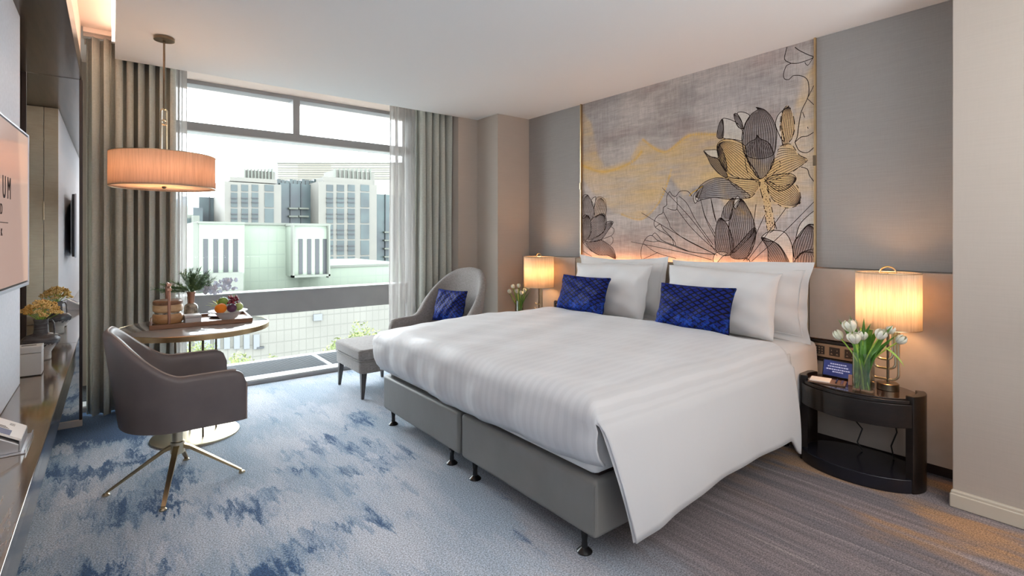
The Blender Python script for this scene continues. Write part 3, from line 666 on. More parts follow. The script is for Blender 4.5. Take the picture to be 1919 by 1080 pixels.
# ------------------------------------------------------------------ curtains
def curtain(name, x0, x1, y, amp, nf, z0, z1, m, seed, th=.004, irr=.5, sweep=0):
    r = random.Random(seed); ph = [r.uniform(-1, 1) for _ in range(nf + 2)]; am = [1 + r.uniform(-irr, irr) for _ in range(nf + 2)]
    g = G(); nu = nf * 14; nv = 10
    def fn(u, v):
        k = u * nf; i = int(k); a = lerp(am[i], am[min(i + 1, nf)], k - i)
        wv = math.sin(2 * PI * k + .5 * ph[i]); wv = math.copysign(abs(wv) ** .75, wv)
        spread = 1 + .10 * (1 - v) * math.sin(3 * u + seed)
        zz = lerp(z0, z1, v)
        return (lerp(x0, x1, u) + .012 * math.sin(2 * PI * k * 2 + seed) + sweep * (1 - v) ** 2 * (1 - u), y + amp * a * wv * spread + .012 * math.sin(v * 5 + u * 20), zz)
    g.grid(fn, nu, nv)
    return obj(name, g, m, None, smooth=60, solid=th)
tag(curtain('curtain', -.155, .40, 4.98, .062, 8, .01, 2.85, M['curtain'], 2), 'heavy grey-green pleated curtain left of the window', 'curtain', None)
tag(curtain('curtain', 2.62, 3.28, 5.03, .055, 8, .05, 2.85, M['curtain'], 5), 'heavy taupe pleated curtain right of the window', 'curtain', None)
tag(curtain('sheer_curtain', .20, .50, 5.22, .035, 6, .06, 2.85, M['sheer'], 3, .0012), 'see-through sheer curtain beside the left heavy curtain', 'curtain')
tag(curtain('sheer_curtain', 2.40, 3.02, 5.24, .042, 8, .06, 2.85, M['sheer'], 9, .0012), 'see-through sheer curtain beside the right heavy curtain', 'curtain')
tr_ = tag(obj('curtain_track', G().box(-.17, 4.90, 2.865, 3.03, 4.93, 2.9).box(-.17, 4.965, 2.852, 3.03, 4.985, 2.9).box(-.17, 5.2, 2.855, 3.03, 5.225, 2.9), M['cove'], bevel=.002), 'pale curtain track fixed in the ceiling pocket', 'track')

# ------------------------------------------------------------------ left niche: soffit, panel, console, mirror
struct('trim_5', G().box(-1.15, -3.2, 2.48, -.172, 4.8, 2.62), M['soffit_wood'], bevel=.003)       # wooden soffit
struct('trim_6', G().box(-.30, -3.2, 2.60, -.18, 4.86, 2.9), M['cove'], smooth=0)
struct('trim_7', G().box(-.002, -3.0, 2.80, .015, 4.8, 2.812), M['led_cove'], smooth=0)            # cove light
pn = struct('wall_panel', G().box(-.70, -3.2, .602, -.37, 3.6, 2.478), M['panel_white'], bevel=.004)
obj('end_face', G().box(-.463, 3.600, .604, -.371, 3.612, 2.476), M['niche'], pn, bevel=.002); obj('end_face', G().box(-.69, 3.600, .604, -.467, 3.612, 2.476), M['niche'], pn, bevel=.002)
obj('pull_handle', G().box(-.470, 3.61, 1.50, -.462, 3.618, 1.66), M['brass_pale'], pn, bevel=.002)
cs = empty('console', (-.4, 1.8, 0), 'long dark wood wall console running below the television', 'console')
obj('worktop', G().box(-.195, -4.9, .56, .205, 2.99, .60), M['console_wood'], cs, bevel=.003)
tag(obj('fascia', G().box(-.195, -4.9, .46, .202, 2.99, .558), mat('console_fascia', (.10, .085, .075), .18, coat=.6, col2=(.16, .14, .125), ns=4), cs, bevel=.002), 'glossy front edge')
obj('support_panel', G().box(-.195, -4.9, 0, -.12, 2.98, .46), M['frame_dark'], cs, bevel=.002)
mr = empty('wall_mirror', (-.31, 4.80, 0), 'tall framed mirror closing the end of the console niche', 'mirror')
obj('mirror_glass', G().box(-.15, -.008, .045, .125, 0, 2.478), M['mirror'], mr)
obj('frame', G().box(-.175, -.018, .04, -.15, .03, 2.478).box(.125, -.018, .04, .142, .03, 2.478), M['frame_dark'], mr, bevel=.002)
tag(obj('bottom_rail', G().box(-.17, -.022, 0, .142, .03, .045), M['frame_light'], mr, bevel=.002), 'pale bottom rail')
obj('backing_board', G().box(-.175, .002, 0, .142, .03, 2.478), M['frame_dark'], mr)
struct('trim_8', G().box(-.62, 4.79, 0, -.485, 4.83, 2.48), M['frame_dark'], smooth=0)

# television, turned slightly towards the bed
tv = empty('television', (-.280, 2.958, 1.468), 'wall-mounted television with a peach welcome screen', 'television', None, math.radians(-3)); tv.scale = (.8805,) * 3
obj('housing', G().box(-.035, -1.25, -.351, .0, 0.0, .351), M['tvbody'], tv, bevel=.006)
obj('rim', G().box(-.012, -1.25, .347, .004, .004, .355).box(-.012, -1.25, -.361, .004, .004, -.347).box(-.012, -.004, -.351, .004, .006, .351), M['tvrim'], tv, bevel=.001)
def screen_mat():
    m = mat('tv_picture', (.0, .0, .0), .12); q = NB(m); Bd = q.N['Principled BSDF']
    tc = q.n('ShaderNodeTexCoord'); sp = q.n('ShaderNodeSeparateXYZ'); q.lk(tc.outputs['Object'], sp.inputs[0])
    e = q.math('ADD', q.math('MULTIPLY', sp.outputs[2], .18), q.math('MULTIPLY', sp.outputs[1], 1.0))
    f = q.step(-.20, -.13, e)
    q.lk(q.mix(f, c4(.40, .265, .225), c4(.56, .38, .30)), Bd.inputs['Emission Color']); Bd.inputs['Emission Strength'].default_value = .52; return m
M['screen'] = screen_mat()
scr = obj('screen', G().box(0, -1.23, -.338, .002, -.010, .340), M['screen'], tv, smooth=0)
def text_mesh(name, s, size, mtl, parent, mtx, font_w=1.0):
    cu = bpy.data.curves.new(name, 'FONT'); cu.body = s; cu.size = size; cu.extrude = .0006; cu.align_x = 'CENTER'; cu.align_y = 'CENTER'
    o = bpy.data.objects.new(name, cu); COL.objects.link(o)
    dg = bpy.context.evaluated_depsgraph_get(); dg.update(); me = bpy.data.meshes.new_from_object(o.evaluated_get(dg)); bpy.data.objects.remove(o)
    me.transform(mtx @ Matrix.Diagonal((font_w, 1, 1, 1))); me.materials.clear(); me.materials.append(mtl); me.name = name
    n = bpy.data.objects.new(name, me); COL.objects.link(n); n.parent = parent; return n
def face_x(x, y, z): return Matrix(((0, 0, 1, x), (1, 0, 0, y), (0, 1, 0, z), (0, 0, 0, 1)))       # reads along +Y, faces +X
for s, yy, zz, sz, fw in (('U', -.487, .064, .130, .62), ('M', -.402, .064, .130, .62), ('D', -.535, -.024, .060, .8), ('K', -.530, -.115, .042, .9)):
    tag(text_mesh('lettering', s, sz, M['ink'], scr, face_x(.0026, yy, zz), fw), None)
obj('rule_line', G().box(.002, -.60, -.076, .0028, -.42, -.073), M['ink'], scr, smooth=0)

# ================================================================== BED
bed = empty('bed', (2.58, 2.47, 0), 'king size bed on two grey leatherette bases with black feet', 'bed')
for y0, y1 in ((1.435, 2.455), (2.478, 3.505)):
    b = obj('bed_base', G().box(1.55 - 2.58, y0 - 2.47, .110, 3.60 - 2.58, y1 - 2.47, .356), M['bedbase'], bed, bevel=.022, seg=4)
    for fx in (1.60, 3.45):
        for fy in ((1.543, 2.384) if y0 < 2 else (2.632, 3.440)):
            obj('foot', G().lathe([(.034, 0), (.034, .004), (.026, .012), (.014, .022), (.012, .05), (.017, .10), (.017, .13)], (fx - 2.58, fy - 2.47, 0), 20), M['dark_metal'], b)
    g = G()
    for yy in ((y0, 1.2),) if y0 < 2 else (): g.tube([(1.5535 - 2.58, y0 + .0035 - 2.47, .15), (1.5535 - 2.58, y0 + .0035 - 2.47, .33)], .0022, 6); obj('seam_piping', g, M['bedbase'], b)
g = G().box(1.535 - 2.58, 1.42 - 2.47, .372, 3.60 - 2.58, 3.52 - 2.47, .672)
obj('mattress', g, M['linen2'], bed, bevel=.05, seg=4)
obj('mattress_pad', G().box(1.60 - 2.58, 1.46 - 2.47, .354, 3.58 - 2.58, 3.48 - 2.47, .374), M['frame_dark'], bed)

def duvet():
    YC = 2.455; HWD = 1.075; R = .085; XF = 1.475; XH = 3.14; ZT = .705
    def arc(a, hw, r):                    # a: arc length from centre -> (offset, drop)
        s = 1 if a >= 0 else -1; a = abs(a); fl = hw - r
        if a <= fl: return s * a, 0
        a -= fl
        if a < r * PI / 2: t = a / r; return s * (fl + r * math.sin(t)), r * (1 - math.cos(t))
        return s * hw, r + a - r * PI / 2
    top = HWD - R + R * PI / 2            # arc length where the side becomes vertical
    cols = [-(top + .20), -(top + .1)] + list(np.linspace(-top, top, 76)) ; nb = len(cols)
    cols += [top + .03 + .029 * k for k in range(1, 16)]
    LX = XH - XF; flx = LX - R
    rows = [-.0] + list(np.linspace(.01, flx, 60)) + [flx + R * PI / 2 * k / 6 for k in range(1, 7)]
    nr = len(rows); rows += [flx + R * PI / 2 + .04 * k for k in range(1, 6)]
    v = []; uv = []; rn = random.Random(5); idx = {}
    for i, b in enumerate(rows):
        if b <= flx: x, dB = XH - b, 0
        elif b <= flx + R * PI / 2 + 1e-6: t = (b - flx) / R; x, dB = XF + R - R * math.sin(t), R * (1 - math.cos(t))
        else: x, dB = XF, R + (b - flx - R * PI / 2)
        for j, a in enumerate(cols):
            if j >= nb and i >= nr: continue
            o, dA = arc(a, HWD, R); y = YC - o
            q = 1 - (o / HWD) ** 2
            puff = .018 * q * sstep(0, .5, x - XF) - .035 * sstep(.75, 1.05, -o / HWD * 1.0 + .12) * (1 - sstep(XF, XF + .7, x))
            zz = ZT + puff - (max(dA, dB) if min(dA, dB) < R else max(dA, dB))
            wr = .0035 * math.sin(9 * x + 5 * y) + .003 * math.sin(17 * y - 6 * x + 1) + .002 * math.sin(31 * x + 13 * y)
            zz += wr
            if i == 0: zz -= .03
            if i == 1: zz -= .004
            xx = x
            if i >= nr:                    # foot face: bows out a little, then tucks under
                k = (i - nr + 1) / 5; xx = XF - .012 * math.sin(k * PI) + .045 * k ** 4 + .006 * math.sin(14 * y) + .004 * math.sin(33 * y + 2)
                zz = ZT - R - .205 * k + .012 * math.sin(4.5 * y) * k + .02 * k * sstep(.7, 1, o / HWD)
                y = YC - min(HWD, abs(o)) * (1 if o > 0 else -1) * (1 - .012 * k)
                if abs(o) > HWD - R: xx += (abs(o) - HWD + R) * .5
            elif i >= nr - 6 and dA > 0 and j < nb: xx = x + .3 * dA * (i - nr + 7) / 6 if dB > 0 else x
            if j >= nb:                    # near side: hangs free to just above the carpet
                k = (j - nb + 1) / 15; fx = (x - XF) / LX
                hem = lerp(.125, .205, sstep(0, .55, fx)) - .10 * sstep(.93, 1.0, fx)
                z0 = ZT - R - .0; zz = lerp(z0, hem, k) ; xx = x + .165 * k * (1 - sstep(0, .28, fx)) - .02 * k * fx
                xx = max(xx, XF + .02 + .15 * k)
                y = YC - HWD - .018 - .05 * math.sin(k * PI * .55) + .006 * math.sin(5 * x + 1) * k + .003 * math.sin(17 * x) * k
            idx[i, j] = len(v); v.append((xx, y, zz)); uv.append((a, b))
    f = []
    for i in range(len(rows) - 1):
        for j in range(len(cols) - 1):
            if all(k in idx for k in ((i, j), (i + 1, j), (i + 1, j + 1), (i, j + 1))): f.append((idx[i, j], idx[i, j + 1], idx[i + 1, j + 1], idx[i + 1, j]))
    g = G(); g.v = v; g.f = f
    o = obj('duvet', g, M['duvet'], None, smooth=80, uvs=uv); m = o.modifiers.new('s', 'SOLIDIFY'); m.thickness = .012; m.offset = -1
    tag(o, 'white satin-striped duvet draped over the bed and hanging down its near side', 'duvet')
    g = G(); 
    def fn(u, w):
        x = lerp(2.92, 3.19, u); k = w
        return (x, 1.386 - .035 * math.sin(k * PI * .55) + .006 * math.sin(30 * x), lerp(.655, .20 - .03 * math.sin(u * 3), k))
    g.grid(fn, 8, 10); obj('under_layer', g, M['linen'], o, smooth=80, solid=.006)
duvet()
# sheet showing between duvet and headboard
def shf(u, w):
    x = lerp(2.9, 3.60, u); a = w * 2.75
    y = 3.555 - a if a < 2.15 else 1.405 - .012 * math.sin((a - 2.15) * 3)
    z = .676 if a < 2.12 else .676 - .03 * sstep(2.12, 2.16, a) - max(0, a - 2.15) * .55
    if a < .03: z -= .02
    return (x, y, z + .003 * math.sin(25 * x + 8 * y))
tag(obj('bed_sheet', G().grid(shf, 20, 90), M['linen'], None, smooth=60), 'plain white bottom sheet showing under the pillows and at the bedside', 'sheet')

def pillow(name, w, h, t, loc, tilt, yaw, m, label, group, flange=0, seed=0, pin=.07, roll=0, uvm=False):
    r = random.Random(seed); p = [r.uniform(0, 6) for _ in range(8)]; n = 40; nh = 28; v = []; f = []; uv = []
    for side in (-1, 1):
        for i in range(n + 1):
            for j in range(nh + 1):
                u = -1 + 2 * i / n; q = -1 + 2 * j / nh
                fu, fq = abs(u) / (1 - flange / w * 2) if flange else abs(u), abs(q) / (1 - flange / h * 2) if flange else abs(q)
                T = (max(0, 1 - fu ** 3.2) * max(0, 1 - fq ** 2.8)) ** .55
                sag = 1 + .22 * (-q) * (1 - q * q)
                y = w / 2 * u * (1 - pin * (1 - q * q)); z = h / 2 * q * (1 - pin * (1 - u * u))
                wr = .006 * math.sin(5 * u + 4 * q + p[0]) + .004 * math.sin(11 * q - 6 * u + p[1]) + .003 * math.sin(15 * u + 7 * q + p[2])
                x = side * (t / 2 * T * sag + .002) + wr * (1 if not flange else 1.2) + (.012 * math.sin(7 * u + p[3]) * (1 - T) if flange else .004 * math.sin(9 * u + p[4]) * (1 - T))
                z += .012 * math.sin(2.2 * u + p[5]) * (q > 0) * q * (0 if uvm else 1)
                v.append((x, y, z)); uv.append(((1 - u) / 2, (q + 1) / 2))
    N = (n + 1) * (nh + 1)
    for sd in (0, 1):
        for i in range(n):
            for j in range(nh):
                a = sd * N + i * (nh + 1) + j; q = (a, a + nh + 1, a + nh + 2, a + 1); f.append(q if sd else q[::-1])
    rim = [(i, 0) for i in range(n)] + [(n, j) for j in range(nh)] + [(i, nh) for i in range(n, 0, -1)] + [(0, j) for j in range(nh, 0, -1)]
    for k in range(len(rim)):
        a = rim[k][0] * (nh + 1) + rim[k][1]; b = rim[(k + 1) % len(rim)]; b = b[0] * (nh + 1) + b[1]; f.append((a, b, b + N, a + N))
    g = G(); g.v = v; g.f = f
    root = obj(name, g, m, None, smooth=80, loc=loc, rot=(roll, tilt, yaw), uvs=uv)
    if not flange and not uvm:
        pass
    if flange:                             # stitched line where the flange begins
        e = []; fw, fh = w / 2 - flange, h / 2 - flange
        for k in range(81):
            s = k / 80 * 4; c = int(s) % 4; a = s - int(s)
            U, Q = ((-1 + 2 * a, 1), (1, 1 - 2 * a), (1 - 2 * a, -1), (-1, -1 + 2 * a))[c]
            e.append((-.010, fw * U * (1 - pin * (1 - Q * Q)), fh * Q * (1 - pin * (1 - U * U))))
        obj('flange_stitching', G().tube(e, .0022, 5), M['linen2'], root)
    return tag(root, label, 'pillow' if name == 'pillow' else 'cushion', group)
GP = 'white pillows against the headboard'
pillow('pillow', 1.06, .52, .17, (3.52, 1.925, .925), .10, 0, M['linen'], 'flanged white pillow at the back, nearest the right nightstand', GP, .045, 1)
pillow('pillow', 1.02, .52, .17, (3.52, 2.985, .925), .10, 0, M['linen'], 'flanged white pillow at the back, on the window side of the bed', GP, .045, 2)
pillow('pillow', .84, .46, .20, (3.385, 1.975, .905), .26, .03, M['linen2'], 'plain white pillow in front, behind the right blue cushion', GP, 0, 3, .05)
pillow('pillow', .86, .46, .20, (3.385, 2.985, .90), .26, -.02, M['linen2'], 'plain white pillow in front, behind the left blue cushion', GP, 0, 4, .05)
GC = 'blue velvet cushions on the bed'
def cush(loc, tilt, yaw, lab, seed, w=.56, h=.31, grp=GC, roll=0):
    c = pillow('cushion', w, h, .13, loc, tilt, yaw, M['velvet'], lab, grp, 0, seed, .06, roll, True)
    e = []
    for k in range(65):
        s = k / 64 * 4; q = int(s) % 4; a = s - int(s)
        U, Q = ((-1 + 2 * a, 1), (1, 1 - 2 * a), (1 - 2 * a, -1), (-1, -1 + 2 * a))[q]
        e.append((0, w / 2 * U * (1 - .06 * (1 - Q * Q)), h / 2 * Q * (1 - .06 * (1 - U * U))))
    obj('piping', G().tube(e, .004, 6), M['velvet'], c); return c
cush((3.165, 2.02, .865), .30, .04, 'blue lattice velvet cushion on the bed, nearer the right nightstand', 11)
cush((3.175, 3.09, .865), .30, .0, 'blue lattice velvet cushion on the bed, nearer the window', 12, .55)

# ================================================================== NIGHTSTANDS
def nightstand(cy, label):
    r = empty('nightstand', (3.40, cy, 0), label, 'nightstand', 'oval nightstands beside the bed')
    ax, ay = .205, .305
    def ell(sx, sy, a0=0, a1=2 * PI, n=48): return [(sx * math.cos(lerp(a0, a1, k / n)), sy * math.sin(lerp(a0, a1, k / n))) for k in range(n + (0 if a1 - a0 > 6.28 else 1))]
    obj('plinth', G().prism(ell(ax, ay), 0, .075), M['tvbody'], r, bevel=.006)
    obj('top', G().prism(ell(ax - .006, ay - .012), .468, .488), M['nwood'], r, bevel=.003)
    obj('glass_top', G().prism(ell(ax - .02, ay - .028), .489, .495), mat('smoked_glass', (.03, .015, .01), .06, coat=.5), r, bevel=.001)
    def band(o, i, a0, a1, z0, z1): return G().prism(ell(ax * o, ay * o, a0, a1, 20) + ell(ax * i, ay * i, a0, a1, 20)[::-1], z0, z1)
    # front apron = drawer, faces the room (-X); upright end cheeks
    obj('drawer', band(1.0, .90, PI * .64, PI * 1.36, .345, .468), M['nwood'], r, bevel=.003)
    obj('inner_shelf', G().prism(ell(ax - .03, ay - .03), .335, .352), M['nwood'], r)
    for c in (PI / 2, PI * 1.5):
        s = 1 if c < 3 else -1
        a = sorted((c - .42, c + .46) if s > 0 else (c - .46, c + .42))
        obj('side_upright', band(1.02, .88, a[0], a[1], .0, .512), M['nwood'], r, bevel=.004)
    obj('cable', G().tube([(.10, .05, .335), (.11, .06, .26), (.15, .03, .2), (.13, .05, .12), (.12, .02, .078)], .004, 6), M['cable'], r)
    obj('cable', G().tube([(.10, -.14, .335), (.12, -.15, .24), (.13, -.12, .15), (.14, -.13, .078)], .004, 6), M['cable'], r)
    return r
nightstand(1.10, 'dark oval nightstand on the right side of the bed, under the flowers and phone display')
nightstand(3.87, 'dark oval nightstand on the window side of the bed, mostly hidden behind it')

def table_lamp(y, label):
    r = empty('table_lamp', (3.44, y, .497), label, 'lamp', 'bedside lamps')
    zb = 0
    obj('base', G().lathe([(.052, 0), (.052, .034), (.048, .037), (0, .037)], (0, 0, 0), 32), M['bronze'], r)
    g = G()
    for k, (z, yr) in enumerate(((.055, -.050), (.115, -.036), (.165, -.022))):
        R = .034; pts = [(0, .055 - k * .012, z)] + [(0, yr + R - R * math.sin(t) * 1.0, z + R - R * math.cos(t)) for t in [PI / 2 * i / 8 for i in range(9)]] + [(0, yr, .36)]
        g.tube(pts, .0065, 10)
        pts = [(0, .055 - k * .012, z)] + [(0, .055 - k * .012 + .02 * math.sin(t), z + .02 - .02 * math.cos(t)) for t in [PI / 2 * i / 5 for i in range(1, 6)]]
        g.tube(pts, .0065, 10)
    obj('curved_stem', g, M['brass_pale'], r)
    obj('post', G().tube([(0, 0, .035), (0, 0, .60)], .007, 10), M['bronze'], r)
    n = 48; g = G(); g.lathe([(.152, .345), (.152, .655)], (0, 0, 0), n, caps=False)
    sh = obj('lamp_shade', g, M['shade'], r, smooth=80, solid=.0015)
    for zr in (.346, .654): obj('trim_ring', G().tube([(.1525 * math.cos(t), .1525 * math.sin(t), zr) for t in np.linspace(0, 2 * PI, 49)], .0022, 6), M['brass_pale'], sh)
    g = G()
    for a in (0, 2.1, 4.2): g.tube([(0, 0, .60), (.15 * math.cos(a), .15 * math.sin(a), .62)], .002, 6)
    obj('spider', g, M['brass'], r)
    obj('loop_finial', G().tube([(0, .038 * math.cos(t), .655 + .034 * math.sin(t)) for t in np.linspace(0, PI, 14)], .004, 8).tube([(0, -.04, .655), (0, .04, .655)], .003, 8).tube([(0, 0, .6), (0, 0, .655)], .003, 8), M['brass'], r)
    obj('bulb', G().ball((0, 0, .50), .024, 12, 8), M['bulb'], r)
    point('lamp_bulb_light', (3.44, y, .497 + .5), LAMP_W, (1, .53, .23), .05)
LAMP_W = 4.6
table_lamp(.97, 'bronze lamp with lit drum shade on the right nightstand')
table_lamp(3.96, 'bronze lamp with lit drum shade in the corner beyond the bed')

# ------------------------------------------------------------------ tulips
def tulip(name_label, base, head, s=1.0, tilt=0, group=None, opened=.2, leafs=(), m='petal'):
    r = empty('tulip', base, name_label, 'flower', group)
    b = Vector(base); h = Vector(head) - b; mid = Vector((h.x * .25, h.y * .22, h.z * .55))
    P = [((1 - t) ** 2) * Vector((0, 0, 0)) + 2 * t * (1 - t) * mid + t * t * h for t in [k / 10 for k in range(11)]]
    obj('stem', G().tube(P, .0032 * s, 7), M['stem'], r)
    d = (P[-1] - P[-2]).normalized(); up = (d + Vector((0, 0, .25))).normalized(); q = Vector((0, 0, 1)).rotation_difference(up).to_matrix().to_4x4()
    g = G()
    for k in range(6):
        a0 = k * PI / 3; inner = k % 2; rr = (.019 if inner else .022) * s; H = .046 * s
        def fn(u, w, a0=a0, rr=rr, H=H):
            z = H * u; prof = math.sin(PI * (.08 + .80 * u)) ** .7; wd = .62 * math.sin(PI * min(1, .15 + .83 * u)) ** .6
            a = a0 + (w - .5) * 2 * wd; R = rr * prof * (1 + opened * u * u) * (1 - .10 * abs(w - .5))
            return (R * math.cos(a), R * math.sin(a), z)
        g.grid(fn, 8, 5)
    g.move(Matrix.Translation(P[-1] - up * .004) @ q)
    obj('bloom', g, M[m], r, smooth=80, solid=.0008)
    for tip, w, bend in leafs:
        t = Vector(tip) - b; g = G(); side = Vector((-t.y, t.x, 0));
        if side.length < .01: side = Vector((0, 1, 0))
        side = Vector((.25, 1, 0)).normalized()
        def lf(u, v, t=t, w=w, side=side):
            c = Vector((t.x * u ** 1.6, t.y * u ** 1.6, t.z * (u if bend == 0 else u + bend * math.sin(PI * u))))
            wd = w * math.sin(PI * (.06 + .94 * u) ** .8) ** .8 * (v - .5) * 2
            return tuple(c + side * wd + Vector((-.3 * abs(wd), 0, 0)))
        g.grid(lf, 12, 4); obj('leaf', g, M['leaf'], r, smooth=80, solid=.0007)
    return r
VB = (3.30, 1.045)
def vase(loc, w, d, h, label, grp):
    r = empty('glass_vase', loc, label, 'vase', grp)
    def rr(a, b, n=6, rad=.012):
        P = []
        for cx, cy, s in ((a - rad, b - rad, 0), (-a + rad, b - rad, 1), (-a + rad, -b + rad, 2), (a - rad, -b + rad, 3)):
            for k in range(n + 1): t = PI / 2 * (s + k / n); P.append((cx + rad * math.cos(t), cy + rad * math.sin(t)))
        return P
    o, i = rr(w, d), rr(w - .003, d - .003); n = len(o)
    v = [(*p, 0) for p in o] + [(*p, h) for p in o] + [(*p, h) for p in i] + [(*p, .012) for p in i]; f = [tuple(range(n - 1, -1, -1)), tuple(range(3 * n, 4 * n))]
    for L in range(3):
        for k in range(n): k2 = (k + 1) % n; f.append((L * n + k, L * n + k2, (L + 1) * n + k2, (L + 1) * n + k))
    obj('glass_body', G().add(v, f), M['vglass'], r, smooth=50)
    obj('water', G().prism(rr(w - .0045, d - .0045), .013, h * .52), M['water'], r, smooth=50)
    return r
vase((VB[0], VB[1], .4955), .036, .046, .212, 'clear glass vase of white tulips on the right nightstand', 'glass tulip vases')
def hp(px, py, X): y, z = at_x(px, py, X); return (X, y, z)
rt_ = random.Random(8)
TG = 'white tulips in the right nightstand vase'
heads = [((1576, 630), 3.29, 'lowest tulip on the far left, leaning out over the phone display', .1, 1.05), ((1596, 616), 3.27, 'largest opened tulip at upper left of the right-hand bouquet', .55, 1.25),
         ((1603, 638), 3.24, 'wide open tulip in front showing its yellow centre, right-hand bouquet', .75, 1.15), ((1617, 631), 3.28, 'small tulip just right of the wide open one, right-hand bouquet', .4, .95),
         ((1612, 608), 3.36, 'half hidden tulip at the back left of the right-hand bouquet', .2, .95), ((1647, 629), 3.26, 'tulip facing front right of centre in the right-hand bouquet', .5, 1.05),
         ((1649, 611), 3.36, 'pinkish white tulip in front of the lit shade, back of the right-hand bouquet', .2, 1.0), ((1664, 619), 3.31, 'upper right tulip of the right-hand bouquet, among pointed leaves', .3, .95),
         ((1683, 637), 3.30, 'lone tulip reaching farthest right of the right-hand bouquet', .1, 1.0)]
lv = [((1570, 598), 3.30), ((1592, 591), 3.33), ((1619, 596), 3.28), ((1639, 595), 3.30), ((1674, 609), 3.28), ((1657, 603), 3.33), ((1681, 628), 3.30), ((1605, 622), 3.30), ((1632, 606), 3.27)]
for k, ((px, py), X, lab, op, s) in enumerate(heads):
    h = hp(px, py + 5, X); bx = (VB[0] + rt_.uniform(-.02, .02), VB[1] - (h[1] - VB[1]) * .28, .5095)
    t, tx = lv[k]; L = [(hp(*t, tx), .018, .05)]
    if k in (2, 5, 7): L.append((hp(px + 6, py + 22, X), .016, .12))
    tulip(lab, bx, h, s * 1.15, 0, TG, op, L)
obj_ = bpy.data.objects['tulip.008'] if 'tulip.008' in bpy.data.objects else None
# drooping yellowing leaf
g = G(); P0 = Vector(hp(1655, 650, 3.27)); P1 = Vector(hp(1680, 662, 3.27)); P2 = Vector(hp(1695, 688, 3.27))
def dl(u, v):
    c = (1 - u) ** 2 * P0 + 2 * u * (1 - u) * P1 + u * u * P2; w = .007 * math.sin(PI * u) ** .7; return tuple(c + Vector((.3, 0, .9)) * w * (v - .5) * 2 - (Vector(obj_.location) if obj_ else Vector()))
g.grid(dl, 12, 3); tag(obj('drooping_leaf', g, M['stem'], obj_, smooth=80, solid=.0007), 'yellowing leaf bent down past the lamp stem')
# far bouquet
vase((3.32, 4.13, .4955), .034, .034, .20, 'clear glass vase of white tulips in the corner beyond the bed', 'glass tulip vases')
TG2 = 'small white tulips in the corner vase'
for k, (px, py) in enumerate(((962, 536), (956, 545), (969, 545), (983, 543), (977, 548), (988, 538), (972, 535))):
    h = hp(px, py + 4, 3.32); tulip(('small white tulip upper left in the corner vase', 'leftmost drooping white tulip in the corner vase', 'low white tulip at the middle of the corner vase', 'white tulip lower right in the corner vase, towards the lamp', 'white tulip facing front, right of the middle of the corner vase', 'rightmost white tulip in the corner vase, touching the lamp glow', 'topmost white tulip in the middle of the corner vase')[k], (3.32 + rt_.uniform(-.012, .012), 4.13 + rt_.uniform(-.012, .012), .51), h, .95, 0, TG2, .3, [(hp(*((951, 546), (958, 533), (972, 528), (990, 540), (995, 545), (982, 532), (965, 541))[k], 3.32), .012, .05)])

# ------------------------------------------------------------------ small things on the near nightstand
ds = empty('phone_display', (3.47, 1.235, .4955), 'small dark blue phone screen leaning against the headboard', 'screen')
obj('casing', G().box(-.006, -.085, 0, .008, .085, .105), M['tvbody'], ds, bevel=.004)
sc_ = obj('screen', G().box(-.0075, -.078, .008, -.006, .078, .098), M['blue_screen'], ds, smooth=0)
g = G()
for z, w in ((.080, .045), (.064, .055), (.048, .065), (.034, .030)):
    k = -w
    while k < w: l = rt_.uniform(.004, .012); g.box(-.0082, k, z - .0035, -.0075, min(w, k + l), z + .0035); k += l + .003
tag(obj('text_lines', g, M['screen_text'], sc_, smooth=0), 'rows of tiny pale lettering')
ds.rotation_euler = (0, .22, 0)
nt = empty('notepad_tray', (3.325, 1.245, .4955), 'tan leather tray holding a white notepad and a pen', 'notepad', None, .25)
obj('tray', G().box(-.06, -.10, 0, .055, .085, .008), M['leather_tray'], nt, bevel=.002)
obj('notepad', G().box(-.052, -.025, .008, .048, .078, .014), M['paper'], nt, bevel=.001)
obj('pen', G().tube([(-.045, -.055, .013), (.045, -.055, .013)], .004, 10), M['dark_metal'], nt)
obj('pen_strip', G().box(-.05, -.088, .008, .048, -.075, .011), M['copper'], nt, bevel=.001)
cd = tag(obj('place_card', G().box(-.003, -.028, 0, .003, .028, .06), M['paper_b'], None, bevel=.001, loc=(3.36, 1.112, .4958), rot=(0, .2, .1)), 'small blank copper pink card standing left of the tulip vase', 'card')

